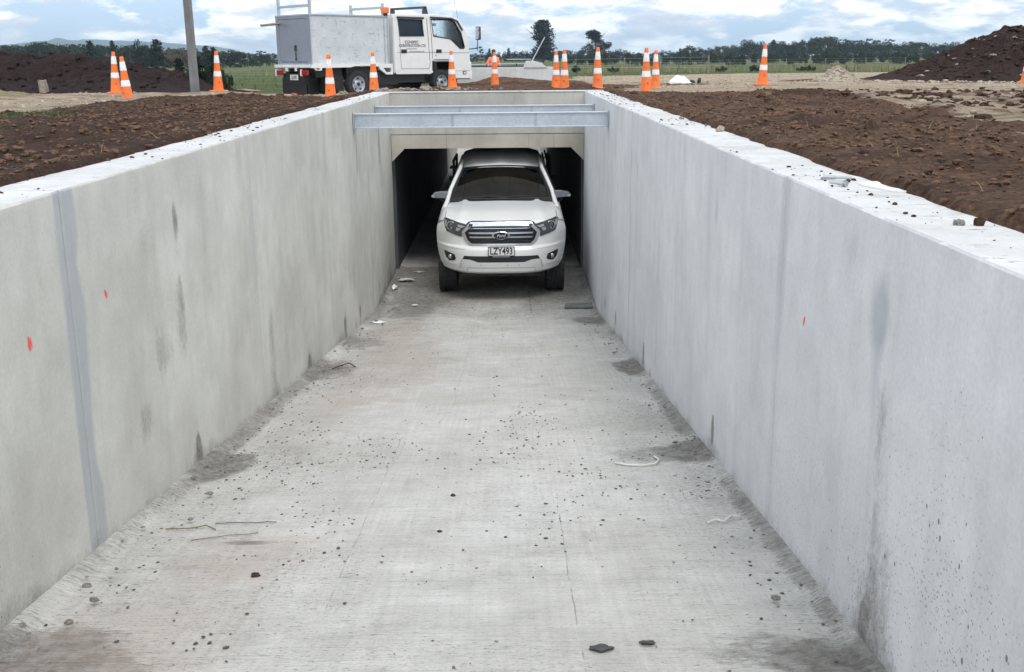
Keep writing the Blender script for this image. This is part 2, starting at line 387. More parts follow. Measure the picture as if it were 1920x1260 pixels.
WHITE_PLAST = plain('white_plastic', (.72, .70, .64), .55, var=.08)
PALE_CLOTH = plain('pale_sheet', (.80, .80, .79), .7, var=.05, bump=.2)
RED_BOX = plain('faded_red_plastic', (.55, .12, .10), .6, var=.2)
SKIN = plain('skin', (.45, .28, .20), .6, var=.06)
HIVIS = plain('hivis_orange', (.90, .22, .10), .75, var=.08, bump=.2)
REFL = plain('reflective_tape', (.72, .73, .72), .35, var=.05)
NAVY = plain('navy_trousers', (.03, .035, .055), .85, var=.2)
HAIR = plain('dark_hair', (.03, .022, .018), .7, var=.3)
def cone_mat():
    m = M('cone_orange'); n = m.noise(14, 6, .7); col = m.mix(m.ramp(n, [(.3, 0.0), (.7, 1.0)]), (.88, .165, .025), (.95, .235, .05))
    oi = m.n('ShaderNodeObjectInfo'); wv = m.n('ShaderNodeTexNoise', noise_dimensions='4D'); m.l(m.co(), wv.inputs[0]); m.l(m.math('MULTIPLY', oi.outputs['Random'], 40), wv.inputs['W']); wv.inputs['Scale'].default_value = 7; wv.inputs['Detail'].default_value = 7; wv.inputs['Roughness'].default_value = .75
    col = m.mix(m.math('MULTIPLY', m.ramp(wv.outputs[0], [(.50, 0.0), (.68, 1.0)]), .5), col, (.30, .13, .065))
    return m.fin(col, .5, spec=.35)
CONE_O = cone_mat()
def collar_mat():
    m = M('cone_collar'); n = m.noise(30, 5, .7); col = m.mix(m.ramp(n, [(.35, 0.0), (.6, 1.0)]), (.66, .66, .67), (.86, .86, .86))
    return m.fin(col, .35, spec=.5)
COLLAR = collar_mat()
def galv(name, a, b, sp=40, rough=.45, metal=.6, scr=0.0):
    m = M(name); v = m.vor(sp, color=True); s = m.n('ShaderNodeSeparateColor'); m.l(v, s.inputs[0])
    big = m.noise(2.2, 6, .65, scale=(1, 1, 1.2)); f = m.math('ADD', m.math('MULTIPLY', s.outputs[0], .35), m.math('MULTIPLY', m.ramp(big, [(.3, 0.0), (.7, 1.0)]), .65))
    col = m.mix(f, a, b)
    if scr:
        x = m.noise(6, 7, .8, scale=(.6, 1, 3.0), rot=(0, .5, 0)); y = m.noise(8, 7, .8, scale=(3, 1, .5), rot=(0, .3, 0), loc=(3, 3, 3))
        col = m.mix(m.math('MULTIPLY', m.ramp(x, [(.57, 0.0), (.66, 1.0)]), scr), col, (.16, .17, .20))
        col = m.mix(m.math('MULTIPLY', m.ramp(y, [(.58, 0.0), (.67, 1.0)]), scr), col, (.20, .20, .22))
    return m.fin(col, m.ramp(big, [(.3, rough-.1), (.7, rough+.15)]), m.bump(big, .1, .01), metal)
GALV = galv('galvanised_steel', (.42, .47, .53), (.62, .66, .70))
ALU_SIDE = galv('scratched_aluminium', (.52, .57, .59), (.72, .76, .78), sp=3, rough=.55, metal=.10, scr=.9)
ALU_REAR = galv('dull_aluminium', (.26, .29, .35), (.33, .36, .42), sp=4, rough=.5, metal=.35, scr=.15)
def glass(name, tint=(.75, .82, .84), refl=1.0):
    m = M(name); m.t.nodes.remove(m.p)
    tr = m.n('ShaderNodeBsdfTransparent'); tr.inputs[0].default_value = (*tint, 1); gl = m.n('ShaderNodeBsdfGlossy'); gl.inputs['Roughness'].default_value = .03
    gl.inputs[0].default_value = (refl, refl, refl, 1)
    fr = m.n('ShaderNodeFresnel'); fr.inputs[0].default_value = 1.5; mx = m.n('ShaderNodeMixShader'); m.l(fr.outputs[0], mx.inputs[0]); m.l(tr.outputs[0], mx.inputs[1]); m.l(gl.outputs[0], mx.inputs[2]); m.l(mx.outputs[0], m.o.inputs[0])
    return m.m
GLASS = glass('clear_glass', (.92, .97, .98)); GLASS_D = glass('tinted_glass', (.09, .13, .17))
MIRROR = plain('mirror_face', (.55, .60, .66), .05, 1.0, var=.02)
def leaf_mat(name, c1, c2):
    m = M(name); oi = m.n('ShaderNodeObjectInfo'); n = m.noise(.9, 5, .7); f = m.ramp(n, [(.3, 0.0), (.7, 1.0)])
    col = m.mix(f, c1, c2); col = m.mix(1.0, col, m.ramp(oi.outputs['Random'], [(0, .78), (1, 1.2)]), 'MULTIPLY')
    return m.fin(col, .8, spec=.2)
LEAF_D = leaf_mat('foliage_dark', (.016, .028, .024), (.034, .052, .036))
LEAF_M = leaf_mat('foliage_mid', (.026, .042, .028), (.052, .074, .042))
LEAF_B = leaf_mat('foliage_brown', (.10, .07, .05), (.17, .12, .085))
LEAF_Y = leaf_mat('foliage_dry', (.20, .17, .09), (.32, .28, .16))
BARK = plain('bark', (.10, .08, .065), .9, var=.4, sc=10)
GRASS = leaf_mat('grass_blades', (.055, .105, .03), (.11, .17, .055))

# ================================================================== THE GROUND
XL, XR = -1.80, 1.188           # inner faces of the trench walls
ZF = -2.84                      # level floor
def ramp_z(y):                  # concrete ramp down to the level floor, rounded at the bend
    a = -1.034-.1292*np.asarray(y, float); t = 0.5*(a+ZF+np.sqrt((a-ZF)**2+.0006)); return t
CP = np.array([  # ground height control points x, y, z
 (1.8, 3, .03), (1.8, 6, .04), (1.8, 9, .04), (1.8, 12, .03), (1.8, 15, .0), (3, 4, .02), (3.2, 8, .02), (3.5, 12, -.05), (4.2, 16, -.11), (6, 6, -.1), (6.5, 12, -.16), (7, 17, -.15), (9, 9, -.2), (12, 14, -.25),
 (-2.3, 3, .04), (-2.3, 6, .02), (-2.3, 9, .02), (-2.3, 12, .0), (-2.3, 15, -.04), (-3.6, 6, .03), (-4.0, 10, .0), (-4.5, 14, -.05), (-3.6, 17.5, -.10), (-6.5, 12, -.08), (-7.5, 18, -.13), (-11, 14, -.15), (-14, 22, -.2),
 (-.3, 17.4, -.03), (-1.7, 17.4, -.04), (1.2, 17.4, -.03), (2.4, 18.5, -.13), (-3, 19.5, -.2), (0, 20, -.12), (2, 21, -.16),
 (-8.767, 24.55, -.195), (-7.409, 21.25, -.275), (-6.605, 25.2, -.2), (-3.479, 21.7, -.266), (-3.038, 25.0, -.245), (-1.349, 27.2, -.19), (-.324, 29.6, -.20), (1.24, 26.6, -.2), (1.304, 24.8, -.175), (2.005, 24.25, -.153), (2.787, 22.0, -.185), (3.559, 26.2, -.218), (5.856, 25.2, -.176), (15.496, 32.9, -.358), (8, 22, -.17), (11, 27, -.25),
 (-5.5, 26.5, -.44), (-4.5, 28.5, -.46), (-6.5, 29.5, -.47), (-3.0, 29.0, -.44), (-2.2, 30.4, -.42), (-3.5, 31.5, -.45), (-5, 33, -.45), (-.3, 28.2, -.22), (.6, 28.4, -.2),
 (-.2, 31.5, -.03), (.6, 31.5, -.08), (1.3, 31.6, -.16), (-1.2, 31.6, -.22), (2.5, 31, -.3), (5, 31.2, -.24), (8, 33, -.3), (-9, 32, -.3), (-14, 30, -.3), (12, 36, -.35), (18, 40, -.4), (3, 40, -.45), (-6, 40, -.45), (-2.6, 36, -.4), (1.9, 36, -.4), (-20, 20, -.3), (22, 22, -.3), (0, 50, -.6), (15, 58, -.45), (7, 60, -.5), (-10, 60, -.6), (30, 50, -.5), (-30, 50, -.6)])
def hbase(x, y):
    num = 0; den = 0
    for cx, cy, cz in CP:
        wgt = 1/((x-cx)**2+(y-cy)**2+.35)**1.9
        num = num+wgt*cz; den = den+wgt
    h = num/den
    far = sst(55, 120, np.hypot(x, y)); return h*(1-far)+(-1.0)*far
def soil_bound(y):  # x of the soil / tan clay border on the right
    return np.interp(y, [0, 7, 10.2, 13.6, 16.5, 18.7, 20.9, 22.5], [2.6, 3.27, 4.0, 4.6, 4.95, 4.5, 3.3, 2.0])
def zones(x, y):
    wig = (fbm(x*.8, y*.8, 31, 4)-.5)*1.6
    soilR = sst(-.25, .25, soil_bound(y)-x+wig*.5)*sst(21.0, 19.6, y+wig*.6)
    lb = np.interp(y, [0, 12, 16, 17.2, 18.8, 20.6, 21.5], [-5.6, -5.6, -5.5, -4.6, -3.9, -3.1, -2.2])
    soilL = sst(-.25, .25, x-lb+wig*.5)*sst(22.2, 20.6, y+wig)
    left = x < -.3
    soil = np.where(left, soilL, soilR)
    blob = sst(1.15, .75, np.hypot((x-.2)/3.2, (y-27.5)/7)+wig*.15); soil = np.maximum(soil, blob)
    blob = sst(1.2, .8, np.hypot((x-3.9)/2.3, (y-29.2)/1.6)+wig*.2)*.7; soil = np.maximum(soil, blob)
    soil = np.maximum(soil, sst(1.2, .8, np.hypot((x-15.5)/6.5, (y-36)/4.5)+wig*.15))
    soil = np.maximum(soil, .75*sst(1.1, .7, np.hypot((x+13)/8.5, (y-28.5)/4.3)+wig*.15))
    yg = np.interp(x, [-60, -12, -6, -3, 0, 4, 8, 30], [31, 31, 31, 33, 44, 58, 62, 64])
    grass = sst(-1.5, 1.5, y-yg+wig*3)
    gp = sst(1.1, .6, np.hypot((x+5.15)/1.15, (y-10.3)/1.5)+wig*.3); grass = np.maximum(grass, gp)
    beh = sst(-1, -3, y)*sst(7, 9, np.abs(x)); grass = np.maximum(grass, beh)
    grass = np.maximum(grass, sst(1, 2, np.hypot(x, y-30)/45))
    tan = (1-soil)
    damp = sst(.55, .7, fbm(x*.5, y*.9, 77, 4))*soil*.8
    damp = damp+1.1*soil*(x < -1.9)*sst(22, 19, y)*(y > 0)*(.6+.6*fbm(x*1.2, y*1.2, 78, 3)); damp = damp+sst(1.3, .7, np.hypot((x-4.6)/.9, (y-16.8)/1.2))*.5
    dk = sst(.50, .62, fbm(x*.9, y*1.3, 91, 5))*sst(3.2, 1.6, np.hypot((x-7.0)/1.6, (y-13)/3.0))
    tan = tan*(1-.85*dk)
    return soil, tan, grass, np.clip(damp, 0, 1)
def height(x, y, z=None):
    s, t, g, d = z if z is not None else zones(x, y)
    h = hbase(x, y)
    near = sst(60, 30, np.hypot(x, y-20))
    b = (fbm(x*1.3, y*1.3, 5, 4)-.5)*.10*s + (fbm(x*4.5, y*4.5, 9, 4, .6)-.5)*.085*s + (fbm(x*13, y*13, 10, 2, .6)-.5)*.030*s
    b = b+(fbm(x*.9, y*1.6, 15, 4)-.5)*.07*(1-s)+(fbm(x*5, y*7, 19, 3)-.5)*.022*(1-s)
    # ruts and broken ground on the right
    r = sst(3.4, 1.4, np.hypot((x-7.2)/1.7, (y-13)/3.2)); b = b+r*(fbm(x*2.2, y*4.2, 41, 4)-.5)*.22
    r = sst(1.25, .5, np.hypot((x-4.55)/.8, (y-17.3)/.8)); b = b+r*(.01+.08*fbm(x*3, y*3, 43, 3))
    r = sst(1.25, .5, np.hypot((x-3.6)/.5, (y-18.6)/.6)); b = b+r*.03
    r = sst(1.2, .4, np.hypot((x+4.7)/1.6, (y-16.6)/.9)); b = b+r*(.03+.08*fbm(x*3, y*3, 44, 3))
    # low piles of broken clay in front of the truck
    r = sst(1.15, .3, np.hypot((x+2.2)/1.3, (y-24.6)/.8)); b = b+r*(.02+.10*fbm(x*2.5, y*2.5, 45, 3))
    # soil hugs the top of the walls and spills over their outer edge here and there
    h = h+b*(near*.9+.1)
    dd = np.maximum(x-1.36, -1.96-x); nn = fbm(y*3.1+7*(x > 0), y*0+2.0, 55, 4)
    inn = (y > -9.5)*sst(17.9, 17.0, y); up = sst(.06+.07*nn, .115+.07*nn, dd)
    edge = -.05+(.068+.03*fbm(x*6, y*6, 57, 3))*up
    ee = sst(.55, .12, dd)*inn
    return h*(1-ee)+edge*ee
def geo(a, b, s0, k):
    L = [a]; s = s0
    while abs(L[-1]-b) > s and len(L) < 400:
        L.append(L[-1]+s*(1 if b > a else -1)); s *= k
    return L+[b]
xs = np.array(sorted(set(np.round(list(np.arange(-8, -2.3, .085))+list(np.arange(-2.3, -1.96, .03))+[-1.96]+list(np.arange(-1.9, 1.3, .1))+list(np.arange(1.36, 1.7, .03))+list(np.arange(1.7, 7, .075))+geo(7, 22, .09, 1.012)+geo(22, 6200, .5, 1.16)+geo(-8, -20, .1, 1.015)+geo(-20, -6200, .5, 1.16), 4))))
ys = np.array(sorted(set(np.round(geo(-9, -3000, 1, 1.4)+list(np.arange(-9, 3, .5))+list(np.arange(3, 16.9, .075))+[16.95]+list(np.arange(17.02, 27, .08))+geo(27, 32.3, .1, 1.0)+[32.35]+geo(32.5, 60, .12, 1.01)+[56]+geo(60.5, 6200, .5, 1.09), 4))))
GX, GY = np.meshgrid(xs, ys); zz = zones(GX, GY); GZ = height(GX, GY, zz)
nx = len(xs); ny = len(ys)
I = np.arange(nx*ny).reshape(ny, nx); F = np.stack([I[:-1, :-1], I[:-1, 1:], I[1:, 1:], I[1:, :-1]], -1)
cxm = (xs[:-1]+xs[1:])/2; cym = (ys[:-1]+ys[1:])/2; CX_, CY_ = np.meshgrid(cxm, cym)
keep = ~((CX_ > -1.96) & (CX_ < 1.36) & (((CY_ > -9) & (CY_ < 16.95)) | ((CY_ > 32.35) & (CY_ < 56))))
ground = npmesh('ground', np.stack([GX, GY, GZ], -1).reshape(-1, 3), F[keep], GROUND)
attr(ground, 'zone', np.stack([zz[0], zz[1], zz[2], zz[3]], -1).reshape(-1, 4)); meta(ground, 'bare soil, tan clay and green paddock ground', kind='structure')
def gz(x, y): return float(height(np.array([float(x)]), np.array([float(y)]))[0])

# scattered clods, gravel and straw
rg = np.random.default_rng(5)
_ico = bmesh.new(); bmesh.ops.create_icosphere(_ico, subdivisions=1, radius=1)
ICO_V = np.array([v.co[:] for v in _ico.verts]); ICO_F = np.array([[v.index for v in f.verts] for f in _ico.faces]); _ico.free()
def scatter(name, P, Sz, mat, flat=.65, seed=1, sink=.3, label=None, jit=.36, elong=1.5):
    r = np.random.default_rng(seed); n = len(P); nv = len(ICO_V)
    V = np.repeat(ICO_V[None], n, 0)*(1+r.uniform(-jit, jit, (n, nv, 1)))
    V[..., 0] *= r.uniform(1, elong, (n, 1)); V[..., 2] *= r.uniform(flat*.6, flat*1.2, (n, 1))
    a = r.uniform(0, 2*PI, n); c, s = np.cos(a)[:, None], np.sin(a)[:, None]
    x = V[..., 0]*c-V[..., 1]*s; y = V[..., 0]*s+V[..., 1]*c
    V = np.stack([x, y, V[..., 2]], -1)*Sz[:, None, None]
    V[..., 2] += (Sz*flat*(1-2*sink))[:, None]
    V = V+P[:, None, :]
    Fq = (ICO_F[None]+(np.arange(n)*nv)[:, None, None]).reshape(-1, 3)
    o = npmesh(name, V.reshape(-1, 3), Fq, mat, smooth=False)
    if label: meta(o, label, name.replace('_', ' '), kind='stuff')
    return o
def sample(n, x0, x1, y0, y1, fn, seed):
    r = np.random.default_rng(seed); x = r.uniform(x0, x1, n*4); y = y0+(y1-y0)*r.uniform(0, 1, n*4)**.9
    p = fn(x, y); k = r.uniform(0, 1, n*4) < p; return x[k][:n], y[k][:n]
def onground(x, y, lift=0.0): return np.stack([x, y, height(x, y)+lift], -1)
out_tr = lambda x, y: ((x > 1.42) | (x < -2.05) | ((y > 17.1) & (y < 32)))
x, y = sample(42000, -5.6, 5.2, 3, 22, lambda x, y: out_tr(x, y)*zones(x, y)[0]*(.4+.6*sst(.45, .6, fbm(x*1.5, y*1.5, 61, 3))), 11)
sz = .004+.018*rg.uniform(0, 1, len(x))**3.5
scatter('soil_crumbs', onground(x, y), sz, CLOD, seed=2, label='loose brown soil crumbs over the backfill beside the trench walls')
x, y = sample(420, -5.6, 5.2, 3, 30, lambda x, y: out_tr(x, y)*zones(x, y)[0]*sst(.5, .62, fbm(x*1.2, y*1.2, 62, 3)), 12)
sz = .014+.042*rg.uniform(0, 1, len(x))**4
scatter('soil_lumps', onground(x, y), sz, CLOD_D, seed=3, label='darker soil lumps lying on the backfill')
x, y = sample(7000, -12, 16, 8, 60, lambda x, y: out_tr(x, y)*zones(x, y)[1]*(1-zones(x, y)[2])*(.15+.85*sst(.48, .62, fbm(x*.8, y*.8, 63, 3))), 13)
sz = .005+.028*rg.uniform(0, 1, len(x))**4+.0004*y
scatter('clay_gravel', onground(x, y), sz, TANROCK, seed=4, label='pale broken clay and gravel on the site track')
x, y = sample(1500, 4.5, 11, 8, 20, lambda x, y: sst(3.0, 1.2, np.hypot((x-7.2)/1.7, (y-13)/3.2)), 14)
sz = .02+.05*rg.uniform(0, 1, len(x))**2
scatter('rut_lumps', onground(x, y), sz, CLOD_D, seed=5, label='dark churned lumps in the wheel ruts on the right')
# straw and root fibres
def blades(name, P, L, Wd, lean, mat, seed, label, flat=False):
    r = np.random.default_rng(seed); n = len(P); a = r.uniform(0, 2*PI, n); t = r.uniform(.2, 1, n)*lean
    d = np.stack([np.cos(a)*np.sin(t), np.sin(a)*np.sin(t), np.cos(t)], -1); s = np.stack([-np.sin(a), np.cos(a), np.zeros(n)], -1)
    b = r.uniform(0, 2*PI, n)
    if flat: s = np.cross(d, np.stack([np.cos(b), np.sin(b), np.ones(n)], -1)); s /= np.linalg.norm(s, axis=1)[:, None]
    L = L[:, None]; Wd = Wd[:, None]; mid = P+d*L*.55; tip = P+d*L+np.stack([np.cos(a), np.sin(a), -np.ones(n)*.3], -1)*L*.25
    V = np.stack([P-s*Wd, P+s*Wd, mid+s*Wd*.8, mid-s*Wd*.8, tip+s*Wd*.15, tip-s*Wd*.15], 1)
    f = np.array([[0, 1, 2, 3], [3, 2, 4, 5]]); Fq = (f[None]+(np.arange(n)*6)[:, None, None]).reshape(-1, 4)
    o = npmesh(name, V.reshape(-1, 3), Fq, mat, smooth=False); meta(o, label, 'grass', kind='stuff'); return o
x, y = sample(700, -5.6, 5.2, 3, 20, lambda x, y: out_tr(x, y)*zones(x, y)[0], 15)
blades('straw_fibres', onground(x, y, .004), rg.uniform(.03, .10, len(x)), rg.uniform(.0008, .002, len(x)), 1.5, LEAF_Y, 6, 'fine dry straw and root fibres lying in the soil', True)
x, y = sample(4200, -6.6, -3.6, 8.2, 12.6, lambda x, y: sst(.2, .9, zones(x, y)[2])*sst(.38, .6, fbm(x*3, y*3, 68, 3)), 16)
blades('grass_patch', onground(x, y), rg.uniform(.015, .05, len(x)), rg.uniform(.0015, .003, len(x)), 1.2, GRASS, 7, 'small patch of green grass between the soil and the gravel track')
x, y = sample(4500, -26, 34, 30, 75, lambda x, y: sst(.4, .8, zones(x, y)[2])*out_tr(x, y), 17)
blades('field_grass', onground(x, y), rg.uniform(.06, .20, len(x)), rg.uniform(.006, .014, len(x)), .7, GRASS, 8, 'rough green paddock grass at the edge of the bare ground')
x, y = sample(2600, -20, 45, 60, 170, lambda x, y: sst(.5, .62, fbm(x*.11, y*.08, 66, 3)), 18)
blades('dry_grass', onground(x, y), rg.uniform(.25, .7, len(x)), rg.uniform(.012, .03, len(x)), .6, LEAF_Y, 9, 'tall pale dry grass in the far paddock')

# ================================================================== THE TRENCH
def ell(Y, Z, cy, cz, ry, rz, soft=.35): return sst(1+soft, 1-soft, np.hypot((Y-cy)/ry, (Z-cz)/rz))
def make_wall(side):
    left = side < 0
    xf = XL if left else XR; xb = -2.12 if left else 1.51
    root = thing('retaining_wall', ('left warm grey concrete trench wall with a blue-grey mortar joint and red paint dots' if left else 'right pale concrete trench wall with two bolts lying on its top'), 'concrete wall', (xf, -8, 0))
    joints = [-7.9, -4.7, -1.6, 1.3, 4.30, 7.45, 10.62, 13.88, 16.78] if left else [-7.9, -4.6, -1.5, 1.55, 4.57, 7.45, 10.35, 13.32, 16.78]
    for k in range(len(joints)-1):
        a, b = joints[k]+.004, joints[k+1]-.004
        st = .5 if b < 0 else .025 if b < 12 else .04
        yy = np.unique(np.concatenate([[a, a+.006], np.arange(a+.02, b-.015, st), [b-.006, b]]))
        zlow = -3.2; zv = np.unique(np.concatenate([[0, -.008], -np.arange(.025, 3.2, max(st, .03)), [zlow]]))[::-1]
        Y, Z = np.meshgrid(yy, zv)
        d = .0035*(fbm(Y*1.2, Z*1.2, 70+k, 3)-.5)*2
        cham = np.maximum(np.maximum(sst(a+.008, a, Y), sst(b-.008, b, Y))*.006, sst(-.010, 0, Z)*(.005+.006*(vn(Y*9, Z*0, 8) > .72)))
        X = xf + side*(cham+np.abs(d)) + side*.002
        S_ = np.zeros((len(zv), len(yy), 4))
        fl = ramp_z(Y); hgt = Z-fl
        R = S_[..., 0]; G = S_[..., 1]; B = S_[..., 2]; A = S_[..., 3]
        # general grime
        R += .30*sst(.18, 0, hgt+.05*(fbm(Y*4, Z*4, 3)-.5))
        R += .20*sst(.52, .75, fbm(Y*1.3, Z*.5, 12, 4))*(1.0 if left else .55)
        A += sst(.55, .75, fbm(Y*1.5, Z*1.5, 21, 3))*.35
        holes = [(5.83, -1.68), (9.27, -2.16), (11.4, -2.31), (3.0, -1.33), (12.6, -2.45)] if left else [(3.25, -1.37), (5.93, -1.63), (9.12, -2.05), (11.6, -2.33), (12.9, -2.45)]
        for hy, hz in holes:
            big = hy < 10
            R += 1.1*ell(Y, Z, hy, hz, .045 if left else .035, .085 if big else .07, .3)
            R += .22*ell(Y, Z, hy, hz, .10, .18, .6)
        if left:
            G += .95*sst(4.205, 4.235, Y+.02*(vn(Z*5, Z*0, 3)-.5))*sst(4.42+.03, 4.385, Y+.05*(vn(Z*6, Z*0, 4)-.5)+.03*sst(-.5, -.7, Z))
            R += .16*sst(-.65, -1.2, Z)*sst(4.21, 4.24, Y)*sst(4.37, 4.33, Y)
            B += 1.0*ell(Y, Z, 3.885, -.52, .016, .022, .6)+.50*ell(Y, Z, 3.885, -.58, .014, .07, .7)
            B += 1.0*ell(Y, Z, 4.68, -.51, .014, .018, .6)+.48*ell(Y, Z, 4.68, -.55, .012, .04, .7)
            B += .6*ell(Y, Z, 11.0, -1.1, .02, .02)+.6*ell(Y, Z, 9.9, -1.35, .02, .02)
            R += .55*ell(Y, Z, 5.75, -.34, .05, .11, .6)
            R += .42*ell(Y, Z, 5.72, -.85, .10, .26, .8)+.34*ell(Y, Z, 5.35, -.98, .22, .16, .9)
            R += .35*ell(Y, Z, 5.0, -1.25, .12, .12, .8)
            for yc in (7.45, 10.62, 13.88): G += .45*sst(.10, .03, np.abs(Y-yc-.02))*(.6+.8*vn(Z*2.5, Y*0, int(yc)))
            for yc in (7.0, 7.9, 11.5, 12.2, 12.95, 14.6, 15.3): R += .30*sst(.16, 0, np.abs(Y-yc+.08*(vn(Z*1.2, Z*0, int(yc*3))-.5)))*sst(-.1, -.7, Z)*vn(Z*1.3, Y*2, 8)
            A += .55*sst(1.0, .2, hgt+.2*(Y-3))*sst(5.2, 4.0, Y); R += .35*sst(.9, 0, hgt)*sst(4.1, 3.3, Y)*fbm(Y*5, Z*5, 29, 3)
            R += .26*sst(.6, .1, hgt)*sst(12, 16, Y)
            for by in (12.84, 15.13): R += .5*ell(Y, Z, by+.05, -.62, .035, .28, .8)
        else:
            for yc, wd, st_ in ((4.57, .11, .42), (7.45, .05, .25), (10.35, .05, .5), (13.32, .045, .4), (3.30, .06, .25)): G += st_*sst(wd, wd*.3, np.abs(Y-yc-.02*(vn(Z*2, Z*0, 7)-.5)))*(.5+.9*vn(Z*2.3, Y*0, int(yc*7)))
            G += .72*ell(Y, Z, 3.33, -.30, .085, .105, .8)+.35*ell(Y, Z, 3.34, -.45, .05, .16, .8)
            G += .55*ell(Y, Z, 6.06, -.36, .05, .10, .7)
            B += 1.0*ell(Y, Z, 4.17, -.535, .008, .010, .5)+.45*ell(Y, Z, 4.17, -.56, .006, .02, .6)+.9*ell(Y, Z, 4.985, -.54, .010, .012)
            for yc in (2.75, 3.35, 5.35, 5.75, 6.7, 8.7, 9.6, 10.9, 11.7, 12.4, 14.5): R += .20*sst(.14, 0, np.abs(Y-yc+.08*(vn(Z*1.2, Z*0, int(yc*3))-.5)))*vn(Z*1.2+yc, Y*0, 9)
            R += .30*ell(Y, Z, 3.22, -.85, .05, .35, .8)
            R += .42*ell(Y, Z, 3.12, -1.22, .12, .22, .9)
            for yc, zc in ((11.9, -.45), (10.9, -.55), (9.85, -.5), (13.9, -.5)): R += .40*ell(Y, Z, yc, zc, .03, .14, .6)
            A += .85*sst(.95, .25, hgt+.10*(fbm(Y*3, Z*3, 23)-.5))*sst(6.5, 3.8, Y)
            A += .35*ell(Y, Z, 2.9, -.65, .4, .35, .9)
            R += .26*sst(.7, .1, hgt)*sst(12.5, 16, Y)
        n0 = Y.shape[1]; m0 = Y.shape[0]
        V = np.stack([X, Y, Z], -1).reshape(-1, 3); V[:, 1] += 8; V[:, 0] -= xf
        I = np.arange(n0*m0).reshape(m0, n0); Fq = np.stack([I[:-1, :-1], I[:-1, 1:], I[1:, 1:], I[1:, :-1]], -1).reshape(-1, 4)
        per = list(I[0, :])+list(I[1:, -1])+list(I[-1, -2::-1])+list(I[-2:0:-1, 0]); nb = len(V)
        Vb = V[per].copy(); Vb[:, 0] = xb-xf
        # straighten the top edge back
        q = np.arange(len(per)); q2 = np.roll(q, -1)
        Fb = np.stack([np.array(per)[q], nb+q, nb+q2, np.array(per)[q2]], -1)
        top = (np.abs(V[np.array(per)[q], 2]) < 1e-6) & (np.abs(V[np.array(per)[q2], 2]) < 1e-6)
        # back face (hidden) left open except two big quads
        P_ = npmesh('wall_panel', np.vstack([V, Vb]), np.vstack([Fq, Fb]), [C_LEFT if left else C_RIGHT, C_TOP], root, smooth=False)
        mi = np.zeros(len(P_.data.polygons), np.int32)
        mi[len(Fq):][top] = 1
        P_.data.polygons.foreach_set('material_index', mi)
        attr(P_, 'stain_shade', np.vstack([np.clip(S_, 0, 2).reshape(-1, 4), np.zeros((len(per), 4))]))
        bm = bmesh.new(); bm.from_mesh(P_.data); bmesh.ops.recalc_face_normals(bm, faces=bm.faces); bm.to_mesh(P_.data); bm.free()
    b = MB(); b.bb((side*.02, .02, -3.2), (side*.30, 24.75, -.02)); b.build('wall_core', C_CULV_SHADE, root)
    return root
make_wall(-1); make_wall(1)

